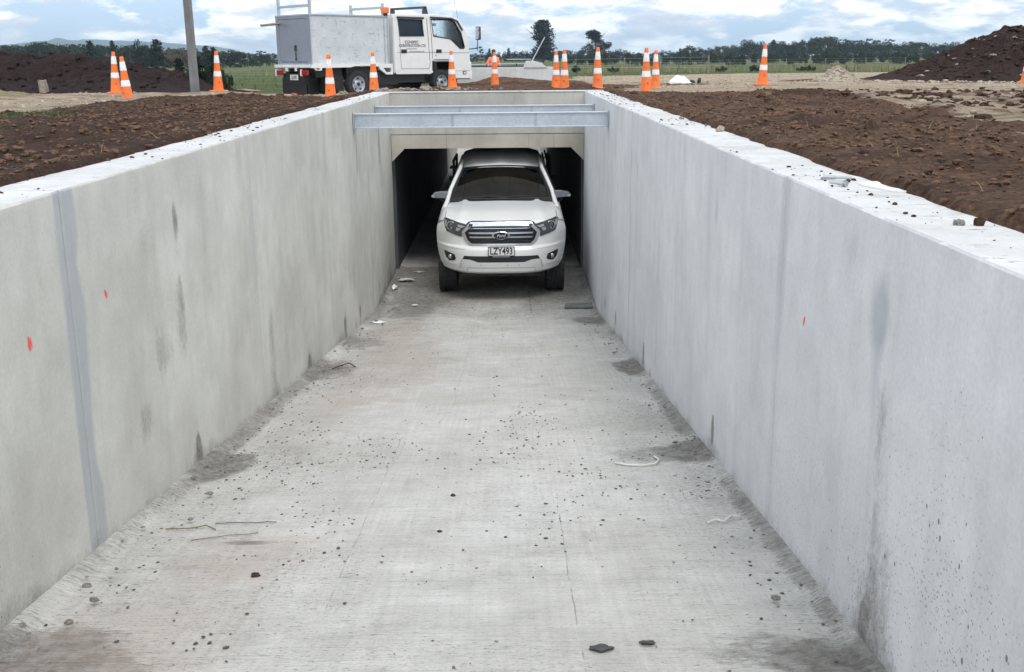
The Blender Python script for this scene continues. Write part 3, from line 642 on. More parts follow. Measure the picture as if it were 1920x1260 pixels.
# floor: ramp then level, one sheet through the culvert
def make_floor():
    yy = np.concatenate([np.arange(-8, 2.4, .4), np.arange(2.4, 8, .025), np.arange(8, 17.6, .05), np.arange(17.6, 38.5, .5), [38.5, 40, 45, 50.6, 50.8, 56]])
    xx = np.arange(XL-.02, XR+.021, .025)
    X, Y = np.meshgrid(xx, yy); Z = np.where(Y < 30, ramp_z(Y), np.where(Y > 38.5, np.minimum(ZF+(Y-38.5)*.22, -.16), ZF))
    Z = Z+.008*(fbm(X*1.2, Y*1.2, 51, 3)-.5)
    dL = X-XL; dR = XR-X
    # mortar and dirt fillets along the walls
    Z = Z+.035*sst(.09, 0, dL+.05*(fbm(X*6, Y*6, 52)-.5))+.03*sst(.07, 0, dR+.05*(fbm(X*6, Y*6, 53)-.5))
    S_ = np.zeros(X.shape+(4,)); R = S_[..., 0]; G = S_[..., 1]; B = S_[..., 2]; A = S_[..., 3]
    nz = fbm(X*3, Y*3, 54, 4)
    R += .30*sst(.16, 0, dL+.20*(nz-.5))+.26*sst(.11, 0, dR+.20*(nz-.5))
    def patch(cx, cy, rx, ry, v, ch=R):
        ch += v*sst(1.5, .35, np.hypot((X-cx)/rx, (Y-cy)/ry)+.9*(fbm(X*7, Y*7, 58, 4)-.5))
    patch(-1.66, 5.8, .14, .30, 1.25); patch(-1.66, 9.35, .25, .5, .75); patch(-1.55, 11.2, .25, .6, .45); patch(-1.6, 3.1, .35, .35, .9); patch(-1.74, 7.2, .07, 1.6, .35)
    patch(1.08, 6.05, .16, .24, 1.35); patch(1.1, 9.35, .14, .4, 1.15); patch(1.08, 13.1, .22, .45, .7); patch(1.06, 3.12, .17, .17, 1.35); patch(1.14, 7.4, .06, 1.2, .4); patch(1.15, 4.4, .05, 1.0, .4)
    patch(.80, 6.0, .25, .2, .45); patch(.86, 3.25, .2, .18, .45)
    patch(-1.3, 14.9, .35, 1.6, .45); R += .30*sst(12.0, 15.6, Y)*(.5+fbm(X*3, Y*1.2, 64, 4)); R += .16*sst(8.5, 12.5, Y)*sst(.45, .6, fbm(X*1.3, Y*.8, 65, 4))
    patch(-1.05, 9.6, .45, 1.8, .85, G); patch(-1.15, 4.25, .30, .35, .75, G); patch(-1.35, 3.4, .35, .55, .75, G); patch(-1.3, 12.3, .35, 1.5, .7, G); patch(-1.35, 7.2, .3, 1.0, .5, G)
    patch(-1.19, 4.42, .10, .035, 1.0); patch(.30, 3.24, .045, .022, 1.2); patch(.465, 3.285, .03, .016, 1.2)
    R += .10*sst(.45, .7, fbm(X*1.2, Y*.6, 57, 4))
    R *= (Y < 17.4); R += .42*sst(16.4, 17.6, Y)*(Y < 36)  # beyond the mouth the mask paints tunnel shade into the floor colour
    # hairline cracks and screed lines
    for cx, a, b, v in ((.235, 2.4, 5.1, .55), (-.70, 3.6, 6.4, .45), (.30, 14.0, 15.6, .9), (-.42, 7.5, 14, .22), (.55, 6, 13, .18)):
        R += v*0
    A += .35*sst(.45, .65, fbm(X*1.4, Y*1.0, 59, 4))+.5*sst(.8, .2, dR)*sst(.4, .6, fbm(X*2, Y*1.3, 60, 3))+.45*sst(1.3, .2, dL)*sst(.35, .6, fbm(X*2, Y*1.3, 61, 3))
    n0 = len(xx); m0 = len(yy); I = np.arange(n0*m0).reshape(m0, n0); Fq = np.stack([I[:-1, :-1], I[:-1, 1:], I[1:, 1:], I[1:, :-1]], -1).reshape(-1, 4)
    o = npmesh('concrete_floor', np.stack([X, Y, Z], -1).reshape(-1, 3), Fq, C_FLOOR); attr(o, 'stain_shade', np.clip(S_, 0, 2).reshape(-1, 4))
    meta(o, 'broom finished concrete ramp running down into the underpass', kind='structure'); return o
make_floor()
def fz(y): return float(ramp_z(y))

# culvert: box sections under the crossing, with the headwall on our side
def culvert():
    root = thing('underpass_culvert', 'shade-coloured concrete box culvert the white ute is driving out of, with chamfered upper corners', 'culvert', (0, 16.78, 0))
    top = -.853; x0, x1 = XL, XR
    outer = [(x0-.22, ZF-.2), (x1+.22, ZF-.2), (x1+.22, -.64), (x0-.22, -.64)]
    hole = [(x0+.015, ZF-.06), (x1-.015, ZF-.06), (x1-.015, top-.19), (x1-.20, top), (x0+.20, top), (x0+.015, top-.19)]
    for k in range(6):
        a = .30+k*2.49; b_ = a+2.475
        m = MB(); m.prism(outer, [hole], lambda u, v, w: (u, w, v), a, b_); m.build('box_section', C_CULV_SHADE, root)
    # front frame (lintel with haunches) in lighter concrete, butting against the wall faces
    lint = [(x0+.0, top-.20), (x0+.20, top), (x1-.20, top), (x1-.0, top-.20), (x1-.0, -.645), (x0+.0, -.645)]
    m = MB(); m.prism(lint, [], lambda u, v, w: (u, w, v), .0, .295); m.build('lintel', C_LINT, root)
    m = MB()
    for fx in (-.95, .33, .72): m.bb((fx, -.002, top+.0), (fx+.004, .002, -.65))
    m.each('form_line', plain('form_line_grey', (.16, .13, .10), .9), root)
    return root
culvert()
hw = thing('headwall', 'grey weathered concrete headwall above the underpass mouth, white along its top edge', 'concrete wall', (0, 16.775, 0))
m = MB(); m.bb((XL-.02, .004, -.638), (XR+.02, .30, -.012)); m.build('wall_face', C_HEAD, hw, bevel=.006)
m = MB(); m.bb((XL-.32, -.006, -.0115), (XR+.40, .31, .004)); m.build('wall_cap', C_TOP, hw, bevel=.004)

# two galvanised beams propping the trench
for (yb, lab, zt) in ((12.75, 'nearer galvanised steel beam spanning the trench in front of the headwall', -.118), (14.85, 'farther galvanised steel beam spanning the trench, half hidden by the nearer one', -.125)):
    t = thing('steel_beam', lab, 'steel beam', ((XL+XR)/2, yb, zt), (0, 0, 0), 'galvanised props across the trench')
    L = (XR-XL)/2-.008; H = .168; W_ = .075
    m = MB(); m.prism([(-W_, 0), (W_, 0), (W_, -.010), (-.045, -.010), (-.045, -H+.010), (W_, -H+.010), (W_, -H), (-W_, -H), (-W_, -H+.010), (-.055, -H+.010), (-.055, -.010), (-W_, -.010)], [], lambda u, v, w: (w, u, v), -L+.010, L-.010)
    m.build('beam_section', GALV, t, bevel=.002)
    for sx_ in (-1, 1):
        m = MB(); m.bb((sx_*(L-.009), -W_-.012, -H-.012), (sx_*(L+.004), W_+.012, .014)); m.build('end_plate', GALV, t, bevel=.002)
    m = MB(); 
    for bx in (-.35, .62): m.bb((bx, -.0575, -H+.012), (bx+.035, -.0555, -.012))
    m.each('splice_mark', galv('mark_steel', (.36, .40, .45), (.50, .54, .58)), t)

# far side: parapet, far trench walls, prop
far = thing('parapet_wall', 'pale concrete parapet at the far mouth of the underpass, beyond the soil mound', 'concrete wall', (0, 32.1, 0))
zt = .235
m = MB(); m.bb((-1.75, 0, -1.6), (1.42, .22, zt)); m.build('wall_face', C_PALE, far, bevel=.008)
m = MB(); m.bb((-1.35, -.001+.0, zt-.0), (-1.10, .22, zt+.10)); m.build('end_block', C_PALE, far, bevel=.01)
m = MB(); m.prism([(.50, zt-.02), (1.18, zt-.02), (1.02, zt+.10), (.80, zt+.17), (.58, zt+.17)], [], lambda u, v, w: (u, w, v), -.03, 1.0); m.build('capping_block', C_PALE, far, bevel=.012)
for sd, lab in ((-1, 'left concrete wall of the far trench beyond the parapet'), (1, 'right concrete wall of the far trench beyond the parapet')):
    xf = XL if sd < 0 else XR; m = MB(); m.bb((xf, 32.33, -3.2), (xf+sd*.32, 56, -.12)); meta(m.build('trench_wall', C_HEAD, None, bevel=.01), lab, 'concrete wall')
pr = MB(); pr.tube([(.05, 0, -.2), (.78, 0, 1.1)], .018, 8); meta(pr.build('steel_prop', GALV), 'thin diagonal pole leaning above the far parapet wall', 'pole').location = (.35, 32.45, -.02)
t = thing('guard_rail', 'dark low railing just behind the far parapet wall', 'rail', (0, 33.6, 0))
m = MB(); m.tube([(-1.6, 0, .30), (1.1, 0, .33)], .014, 6); m.tube([(0, 0, .45), (.75, 0, .45)], .012, 6); m.each('rail', GALV, t)
m = MB()
for px in (-1.5, -.6, .3, 1.0): m.tube([(px, 0, -.5), (px, 0, .33)], .018, 6)
m.each('rail_post', BLACK_PL, t)
m = MB(); m.bb((-1.55, -.01, .12), (1.05, .01, .26)); m.build('rail_panel', DARK_IN, t)
#@@NEXT
def sX(px, D): return (px-950)/2067*D
def sZ(px, y, D): return .5+((108.4-.0089*(px-950))-y)/2136*D
# ================================================================== WHEELS
def hexdisc(mb, c, r, h, n=6, axis='X', mi=0): mb.lathe([(0, -h/2), (r, -h/2), (r, h/2), (0, h/2)], n, axis, c, mi)
def wheel(parent, c, r, wd, rr, out, steel=False, name='wheel'):
    """axle along local X; out = +1/-1 direction of the outer face"""
    t = MB(); h = wd/2
    prof = [(rr-.01, -h*.80), (rr+.02, -h*.92), (r*.90, -h), (r*.975, -h*.86), (r, -h*.70)]
    g = 5
    for k in range(g):
        a = -h*.70+k*(h*1.4)/g; b_ = a+(h*1.4)/g; prof += [(r, a+.004), (r, b_-.014), (r-.010, b_-.011), (r-.010, b_-.002)]
    prof += [(r, h*.70), (r*.975, h*.86), (r*.90, h), (rr+.02, h*.92), (rr-.01, h*.80)]
    t.lathe(prof, 44, 'X', c)
    for k in range(36):
        a = 2*PI*k/36
        for q in (-1, 1): t.box((c[0]+q*h*.84, c[1]+(r-.010)*math.cos(a), c[2]+(r-.010)*math.sin(a)), (h*.30, .030, .022), (a-PI/2, 0, 0))
    t.build('tyre', RUBBER, parent, auto=40)
    m = MB(); e = out*h*.80
    if steel:
        m.lathe([(rr, e), (rr-.012, e*1.02), (rr-.022, e*.7), (rr*.80, e*.35), (rr*.55, e*.30), (rr*.42, e*.75), (rr*.25, e*.80), (.0, e*.80)], 36, 'X', c)
        for k in range(5):
            a = 2*PI*k/5+.3; m.lathe([(0, e*.60), (rr*.13, e*.62)], 12, 'X', (c[0], c[1]+rr*.68*math.cos(a), c[2]+rr*.68*math.sin(a)), 1)
        m.lathe([(0, e*1.05), (rr*.20, e*1.0), (rr*.22, e*.8)], 16, 'X', c, 1)
    else:
        m.lathe([(rr, e), (rr-.015, e*.98), (rr-.03, e*.6), (rr*.5, e*.55), (rr*.25, e*.7), (0, e*.7)], 36, 'X', c)
        for k in range(6):
            a = 2*PI*k/6; m.box((c[0]+e*.72, c[1]+rr*.5*math.cos(a+.5), c[2]+rr*.5*math.sin(a+.5)), (.01, rr*.4, rr*.22), (a+.5, 0, 0), 1)
    for k in range(5):
        a = 2*PI*k/5; hexdisc(m, (c[0]+e*.80, c[1]+rr*.32*math.cos(a), c[2]+rr*.32*math.sin(a)), .014, .03, mi=2)
    m.build('rim', [SILVER if not steel else GALV, BLACK_PL, SILVER], parent, auto=35)
# ================================================================== THE WHITE UTE
ute = thing('ute', 'white double cab ute with chrome grille and number plate, driving out of the dark underpass', 'ute', (-0.102, 14.66, ZF+.004))
UR = [  # y, z, half width, sweep
 (.16, .405, .66, .30), (.05, .41, .74, .36), (.005, .445, .82, .46), (.0, .53, .885, .56), (.0, .62, .905, .60), (.004, .70, .918, .60), (.012, .745, .922, .60),
 (.035, .775, .926, .58), (.095, .795, .928, .53), (.105, .86, .930, .52), (.11, .95, .930, .52), (.125, 1.04, .915, .52), (.145, 1.085, .885, .48), (.175, 1.112, .87, .44)]
HR = [(.24, 1.135, .825, .42), (.40, 1.165, .80, .40), (.70, 1.215, .795, .38), (1.0, 1.262, .785, .37), (1.26, 1.296, .77, .36)]
fzs = np.array([r[1] for r in UR]); fy = np.array([r[0] for r in UR]); fw = np.array([r[2] for r in UR]); fs_ = np.array([r[3] for r in UR])
def usurf(x, z):
    return float(np.interp(z, fzs, fy) + np.interp(z, fzs, fs_)*abs(x/np.interp(z, fzs, fw))**4.0)
def ute_body():
    rows = []; N = 56
    def dens(L, k):
        o = []
        for i in range(len(L)-1):
            for j in range(k): o.append(tuple(L[i][q]+(L[i+1][q]-L[i][q])*j/k for q in range(4)))
        return o+[L[-1]]
    V = []
    for (y, z, w_, s) in dens(UR, 3):
        V.append([(w_*t, y+s*abs(t)**4.0, z) for t in np.linspace(-1, 1, N)])
    for i, (y, z, ws, s) in enumerate(dens(HR, 4)):
        row = []; zs = 1.0+.02*i/16
        for t in np.linspace(-1, 1, N):
            a = abs(t); sg = 1 if t > 0 else -1
            if a <= .84:
                q = a/.84; crease = .018*math.exp(-((q-.70)/.10)**2)
                x = ws*q; zz_ = z-.030*q*q+crease*min(1, (y-.15)/.4); yy = y+max(0, s-(y-.2)*.55)*q**3.4*.62 if y < .95 else y+.10*q*q*(y > .9)
            else:
                u = (a-.84)/.16*PI/2; x = ws+(.918-ws)*math.sin(u); z0 = z-.030; zz_ = z0-(z0-zs)*(1-math.cos(u)); yy = y+max(0, s-(y-.2)*.55)*(.62+.38*math.sin(u)) if y < .95 else y+.10
            row.append((sg*x, yy, zz_))
        V.append(row)
    vs = [p for r in V for p in r]; n = len(V); fs = [(j*N+i, j*N+i+1, (j+1)*N+i+1, (j+1)*N+i) for j in range(n-1) for i in range(N-1)]
    m = MB(); m.add(vs, fs); return m
b = ute_body(); body = b.build('front_body', WHITE_P, ute, auto=38)
def patch(poly, off, thick=.03, nx=24, nz=4, m=None):
    """a panel whose outline is an x-monotone polygon, following the curved nose"""
    m = m or MB(); X0 = min(p[0] for p in poly); X1 = max(p[0] for p in poly); P = poly+[poly[0]]
    xs_ = sorted(set([round(X0+(X1-X0)*i/nx, 5) for i in range(nx+1)]+[round(p[0], 5) for p in poly])); cols = []
    for x in xs_:
        xx = min(max(x, X0+1e-4), X1-1e-4); zs = []
        for a, c in zip(P[:-1], P[1:]):
            if (a[0]-xx)*(c[0]-xx) <= 0 and a[0] != c[0]: zs.append(a[1]+(c[1]-a[1])*(xx-a[0])/(c[0]-a[0]))
        if len(zs) >= 2: cols.append((x, min(zs), max(zs)))
    k = nz+1; fr = [(x, usurf(x, lo+(hi-lo)*j/nz)-off, lo+(hi-lo)*j/nz) for x, lo, hi in cols for j in range(k)]
    bk = [(p[0], p[1]+thick, p[2]) for p in fr]; n = len(cols); vs = fr+bk; F_ = []
    for i in range(n-1):
        for j in range(nz): F_.append((i*k+j, (i+1)*k+j, (i+1)*k+j+1, i*k+j+1))
        for j in (0, nz): a, c = i*k+j, (i+1)*k+j; F_.append((a, c, c+n*k, a+n*k))
    for i in (0, n-1):
        for j in range(nz): a = i*k+j; F_.append((a, a+1, a+1+n*k, a+n*k))
    m.add(vs, F_); return m
mir = lambda P: [(-x, z) for x, z in P]
GO = [(-.43, 1.112), (-.37, 1.12), (.37, 1.12), (.43, 1.112), (.553, .985), (.538, .935), (.502, .855), (.43, .800), (-.43, .800), (-.502, .855), (-.538, .935), (-.553, .985)]
GI = [(-.40, 1.078), (.40, 1.078), (.505, .978), (.492, .935), (.462, .868), (.405, .825), (-.405, .825), (-.462, .868), (-.492, .935), (-.505, .978)]
patch([(-.46, 1.114), (-.39, 1.132), (.39, 1.132), (.46, 1.114), (.585, .985), (.46, 1.05), (-.46, 1.05), (-.585, .985)], .012).build('grille_gap', BLACK_PL, ute)
gr = patch(GO, .018).build('grille', CHROME, ute, auto=30)
patch(GI, .021, .02).build('grille_mesh', BLACK_GL, gr)
patch([(-.39, 1.108), (.39, 1.108), (.40, 1.064), (-.40, 1.064)], .034, .02).build('grille_bar', CHROME, gr, bevel=.004)
m = MB()
for z0, z1, x0 in ((.985, .963, .452), (.927, .907, .442)): patch([(-x0, z0), (x0, z0), (x0-.01, z1), (-x0+.01, z1)], .040, .02, m=m)
m.each('grille_bar', SILVER, gr, bevel=.004)
m = MB()
for k in range(9):
    z = .838+k*.026; hw_ = .46 if z < 1.0 else .42
    if z < .88: hw_ = .44
    patch([(-hw_, z+.003), (hw_, z+.003), (hw_, z-.003), (-hw_, z-.003)], .026, .01, nx=10, nz=1, m=m)
m.each('mesh_strip', BLACK_PL, gr)
BM = Matrix.Translation((0, .052, .944)) @ Matrix.Diagonal((1, 1, .45, 1))
bd = MB(); bd.lathe([(0, 0), (.125, 0), (.125, -.012), (.112, -.016), (.108, -.010), (0, -.010)], 40, 'Y'); bd.lathe([(0, -.0125), (.103, -.0125), (.103, -.008)], 40, 'Y', mi=1)
o = bd.build('badge', [CHROME, plain('badge_dark', (.012, .018, .045), .25)], gr, auto=30); o.data.transform(BM)
text_mesh('Ford', .085, CHROME, 'badge_script', gr, BM @ Matrix.Translation((0, -.0145, -.004)) @ Matrix.Rotation(PI/2, 4, 'X') @ Matrix.Diagonal((1, 1.5, 1, 1)), .001, shear=.35, sx=.72, bold=.0015)
# headlights
for sgn in (-1, 1):
    HL = [(.448, 1.070), (.60, 1.098), (.785, 1.138), (.812, 1.12), (.806, 1.05), (.770, .968), (.62, .93), (.552, .912), (.575, .985)]
    HL = HL if sgn > 0 else mir(HL)
    hl = patch(HL, .012, .03, nz=5).build('headlight', plain('headlight_housing', (.05, .053, .06), .12, var=.2, Coat_Weight=1.0), ute, auto=30)
    cx_, cz_ = .708*sgn, 1.055; yy = usurf(cx_, cz_)-.020
    ml = MB(); ml.lathe([(.056, .02), (.060, -.008), (.050, -.012), (.044, .0)], 28, 'Y', (cx_, yy, cz_)); ml.build('lamp_ring', CHROME, hl, auto=30)
    ml = MB(); ml.lathe([(0, -.012), (.022, -.008), (.036, .002), (.040, .012)], 24, 'Y', (cx_, yy, cz_)); ml.build('projector_lens', plain('lens_dark', (.10, .11, .13), .05), hl, smooth=True)
    ml = MB(); mp = (lambda P: P) if sgn > 0 else mir
    for Q in ([(.50, 1.062), (.60, 1.078), (.612, 1.055), (.55, 1.035)], [(.56, 1.028), (.62, 1.04), (.64, 1.0), (.60, .985)], [(.77, 1.11), (.80, 1.115), (.795, 1.03), (.775, 1.04)]): patch(mp(Q), .018, .01, 5, 2, ml)
    ml.each('reflector', CHROME, hl)
    FP = [(.655, .665), (.80, .700), (.812, .68), (.785, .60), (.735, .563), (.655, .585), (.640, .61)]; FP = mp(FP)
    fp = patch(FP, .008, .03, nz=4).build('fog_light', BLACK_PL, ute)
    fx, fz_ = .715*sgn, .625; yy = usurf(fx, fz_)-.014
    ml = MB(); ml.lathe([(0, -.006), (.030, -.004), (.034, .006)], 20, 'Y', (fx, yy, fz_)); ml.build('fog_lens', SILVER, fp, smooth=True)
    # raised bumper corner line
    ml = MB(); c1 = [(.50, .775), (.78, .782), (.83, .775), (.838, .74), (.82, .74), (.80, .762), (.50, .757)]; patch(mp(c1), .012, .02, m=ml)
    c2 = [(.815, .76), (.838, .76), (.838, .69), (.815, .57), (.76, .535), (.69, .53), (.69, .548), (.75, .556), (.795, .585)]
    patch(mp([(.640, .553), (.70, .548), (.76, .553), (.80, .585), (.84, .70), (.852, .70), (.845, .62), (.81, .555), (.76, .525), (.64, .528)]), .012, .02, m=ml)
    ml.each('bumper_trim', WHITE_P, ute, auto=35)
# plate, intake, skid
LI = [(-.545, .615), (-.515, .662), (.515, .662), (.545, .615), (.43, .610), (.32, .575), (-.32, .575), (-.43, .610)]
patch(LI, .004, .03).build('lower_intake', BLACK_PL, ute)
SK = [(-.545, .612), (-.43, .605), (-.32, .572), (.32, .572), (.43, .605), (.545, .612), (.58, .485), (.46, .445), (-.46, .445), (-.58, .485)]
sk = patch(SK, .012, .03, nz=5).build('skid_plate', plain('skid_white', (.66, .66, .65), .4, var=.05), ute, auto=35)
m = MB(); patch([(-.47, .500), (.47, .500), (.47, .496), (-.47, .496)], .0145, .01, 20, 1, m)
for s in (-1, 1): patch([(s*.552, .61), (s*.556, .61), (s*.592, .485), (s*.588, .485)], .0145, .01, 4, 2, m); patch([(s*.470, .498), (s*.474, .498), (s*.474, .452), (s*.470, .452)], .0145, .01, 2, 2, m)
m.each('seam_line', plain('seam_dark', (.12, .12, .12), .7), sk)
m = MB(); 
for fx in (-.28, .09, .25): patch([(fx-.012, .535), (fx, .542), (fx+.012, .535), (fx, .528)], .015, .01, 4, 1, m)
m.each('sensor', plain('sensor_grey', (.3, .3, .3), .5), sk)
pl = MB(); pl.box((0.004, -.020, .733), (.372, .012, .134)); po = pl.build('number_plate', BLACK_INK, ute, bevel=.006)
pl = MB(); pl.box((0.004, -.0275, .733), (.350, .004, .112)); pf = pl.build('plate_face', WHITE_PT, po)
text_mesh('LZY493', .132, BLACK_INK, 'plate_text', po, Matrix.Translation((.004, -.0305, .733)) @ Matrix.Rotation(PI/2, 4, 'X') @ Matrix.Diagonal((1, 1.0, 1, 1)), .001, sx=.745, bold=.003)
m = MB(); m.box((.0, -.024, .658), (.24, .006, .010)); m.build('plate_strip', SILVER, po)
m = MB()
for s_ in (-1, 1):
    m.tube([(s_*(ws_*1.0), y_+max(0, q_-(y_-.2)*.55)*.62 if y_ < .95 else y_+.10, z_-.030) for y_, z_, ws_, q_ in HR], .0045, 5)
m.each('bonnet_gap', plain('gap_dark', (.05, .05, .05), .8), ute)
for s_ in (-1, 1):
    P_ = [(.44, 1.078), (.60, 1.106), (.80, 1.150), (.80, 1.143), (.60, 1.098), (.44, 1.068)]
    patch(P_ if s_ > 0 else mir(P_), .009, .02, nz=1).build('lamp_gap', BLACK_PL, ute)
# sides, arches
def arc(cy, cz, r, a0, a1, n=14): return [(cy+r*math.cos(R_(a0+(a1-a0)*i/n)), cz+r*math.sin(R_(a0+(a1-a0)*i/n))) for i in range(n+1)]
SP = [(.66, .80), (.66, 1.0), (1.20, 1.03), (1.45, 1.15), (3.62, 1.17), (3.62, .42), (1.34, .42)]+arc(.90, .40, .43, 5, 118, 16)
for s in (-1, 1):
    m = MB(); m.prism(SP, [], lambda u, v, w: (w, u, v), s*.902, s*.875); m.build('side_panel', WHITE_P, ute, bevel=.006)
    m = MB(); A_ = arc(.90, .40, .46, 5, 120, 20); B_ = arc(.90, .40, .425, 5, 120, 20)[::-1]
    m.prism(A_+B_, [], lambda u, v, w: (w, u, v), s*.916, s*.88); m.build('wheel_arch', WHITE_P, ute, bevel=.008)
m = MB(); m.bb((-.80, .62, .46), (.80, 1.34, .50)); m.bb((-.60, .55, .30), (.60, 3.4, .45)); m.bb((-.55, .25, .33), (.55, .6, .42)); m.bb((-.86, .70, .78), (-.60, 1.34, .98)); m.bb((.60, .70, .78), (.86, 1.34, .98)); m.build('chassis', BLACK_PL, ute)
m = MB(); m.tube([(-.75, .90, .34), (.75, .90, .34)], .035, 8); m.build('axle', BLACK_PL, ute)
for s in (-1, 1):
    for wy in (.90, 4.12):
        w_ = thing('wheel', None, None); w_.parent = ute; wheel(w_, (s*.782, wy, .385), .385, .262, .215, s)
# greenhouse
WB = dict(y=1.27, z=1.300, w=.742); WT = dict(y=2.12, z=1.672, w=.592)
def ws(t, v, o=0):   # t -1..1 across, v 0..1 up
    w_ = WB['w']+(WT['w']-WB['w'])*v; y = WB['y']+(WT['y']-WB['y'])*v + .10*(t*t) - .05*(1-t*t)*(1-v) ; z = WB['z']+(WT['z']-WB['z'])*v + .028*math.sin(v*PI)*.6 + .03*(1-t*t)*v - .010*t*t
    return (t*w_, y-o, z+o*.9)
m = MB(); m.grid(lambda a, c: ws(a*2-1, c), 20, 10); gl = m.build('windscreen', GLASS_D, ute, smooth=True)
m = MB(); rim_ = [ws(t, 0, .004) for t in np.linspace(-1, 1, 14)]+[ws(1, v, .004) for v in np.linspace(.1, 1, 8)]+[ws(t, 1, .004) for t in np.linspace(.9, -1, 14)]+[ws(-1, v, .004) for v in np.linspace(.9, .0, 8)]
m.tube(rim_, .016, 6, cap=False); m.build('windscreen_seal', BLACK_PL, ute)
m = MB(); m.grid(lambda a, c: (( a*2-1)*(.80-.03*c), 1.17+.16*c+.07*(a*2-1)**2, 1.268+.034*c-.015*(a*2-1)**2+.012), 20, 3); m.build('cowl', BLACK_PL, ute, solid=.012)
m = MB()
for x0, x1 in ((-.55, .02), (.0, .50)): m.tube([(x0, 1.27, 1.322), ((x0+x1)/2, 1.28, 1.338), (x1, 1.30, 1.335)], .009, 5)
m.each('wiper', BLACK_PL, ute)
for s in (-1, 1):
    P_ = [(s*.862, 1.0, 1.13), (s*.800, 1.24, 1.275), (s*.768, 1.50, 1.40), (s*.700, 1.85, 1.545), (s*.640, 2.17, 1.665), (s*.625, 2.45, 1.735), (s*.615, 3.0, 1.79), (s*.61, 3.55, 1.77)]
    m = MB(); m.tube(P_, [.035, .034, .032, .032, .032, .03, .028, .028], 8); m.build('roof_pillar', WHITE_P, ute, smooth=True)
    # side glass and doors upper
    m = MB(); m.prism([(1.35, 1.14), (1.62, 1.40), (2.25, 1.66), (2.7, 1.72), (3.45, 1.70), (3.58, 1.16)], [], lambda u, v, w: (s*(.885-(v-1.14)*.43)+w*s, u, v), -.006, .0); m.build('side_window', BLACK_GL, ute)
    m = MB(); m.bb((s*.60, 3.50, 1.15), (s*.87, 3.60, 1.20)); m.tube([(s*.86, 3.55, 1.15), (s*.63, 3.55, 1.74)], .045, 6); m.each('rear_pillar', WHITE_P, ute)
# roof
def rf(a, c):
    t = a*2-1; y = 2.10+.10*t*t+(3.62-2.10)*c; w_ = .600+.02*math.sin(min(1, c*2)*PI/2)
    z = 1.690+.205*math.sin(min(1, c*1.35)*PI/2)-.02*c - .075*abs(t)**3.0 + (.010*math.cos(t*PI*3) if abs(t) < .85 and c > .1 else 0)
    return (t*w_, y, z)
m = MB(); m.grid(rf, 28, 14); m.build('roof', WHITE_P, ute, smooth=True, solid=.012)
m = MB(); m.bb((-.60, 3.58, 1.15), (.60, 3.61, 1.70)); m.build('rear_window', BLACK_GL, ute)
# cabin inside
m = MB(); m.grid(lambda a, c: ((a*2-1)*.74, 1.33+.45*c, 1.27-.06*c*c+.02*math.sin(a*PI*3)*c), 12, 4); m.bb((-.74, 1.75, .80), (.74, 1.79, 1.20)); m.each('dashboard', DARK_IN, ute, smooth=False)
m = MB()
for sx_ in (-.37, .37):
    m.box((sx_, 2.35, .95), (.50, .50, .16)); m.box((sx_, 2.62, 1.22), (.48, .14, .60), (-.18, 0, 0)); m.box((sx_, 2.69, 1.56), (.24, .10, .16))
m.bb((-.62, 3.25, .8), (.62, 3.4, 1.45)); m.each('seat', DARK_IN, ute, bevel=.03)
m = MB(); rr = [(-.37+.19*math.cos(a), 1.86-.06*math.sin(a), 1.235+.17*math.sin(a)) for a in np.linspace(0, 2*PI, 24)]; m.tube(rr, .015, 6, cap=False); m.tube([(-.54, 1.86, 1.235), (-.20, 1.86, 1.235)], .02, 6); m.build('steering_wheel', DARK_IN, ute)
m = MB(); m.box((0, 2.02, 1.60), (.22, .03, .06)); m.tube([(0, 2.03, 1.62), (0, 2.06, 1.68)], .01, 5); m.build('rear_view_mirror', DARK_IN, ute, bevel=.01)
m = MB()
for dz in (0, -.052):
    v0 = .31+dz*1.6; m.add([ws(.865, v0, -.006), ws(.965, v0, -.006), ws(.955, v0+.065, -.006), ws(.86, v0+.065, -.006)], [(0, 1, 2, 3)])
m.add([ws(-.93, .82, -.006), ws(-.885, .82, -.006), ws(-.89, .90, -.006), ws(-.935, .90, -.006)], [(0, 1, 2, 3)])
m.each('windscreen_sticker', plain('sticker_pale', (.62, .74, .74), .5), ute)
for s in (-1, 1):
    mr = MB(); MP = [(.80, 1.440), (.808, 1.335), (1.00, 1.345), (1.055, 1.362), (1.045, 1.385), (1.00, 1.425), (.90, 1.442)]
    mr.prism([(s*x, z-.035) for x, z in MP], [], lambda u, v, w: (u, w+.05*abs(u), v), 1.30, 1.42); mo = mr.build('side_mirror', plain('mirror_chrome', (.33, .35, .38), .25, .8, var=.1), ute, bevel=.018, seg=3)
    mr = MB(); mr.tube([(s*.81, 1.42, 1.22), (s*.93, 1.42, 1.31)], .03, 6); mr.build('mirror_arm', BLACK_PL, mo)
    mr = MB(); mr.box((s*1.015, 1.338, 1.335), (.04, .012, .03)); mr.build('mirror_indicator', ORANGE_L if False else SILVER, mo)
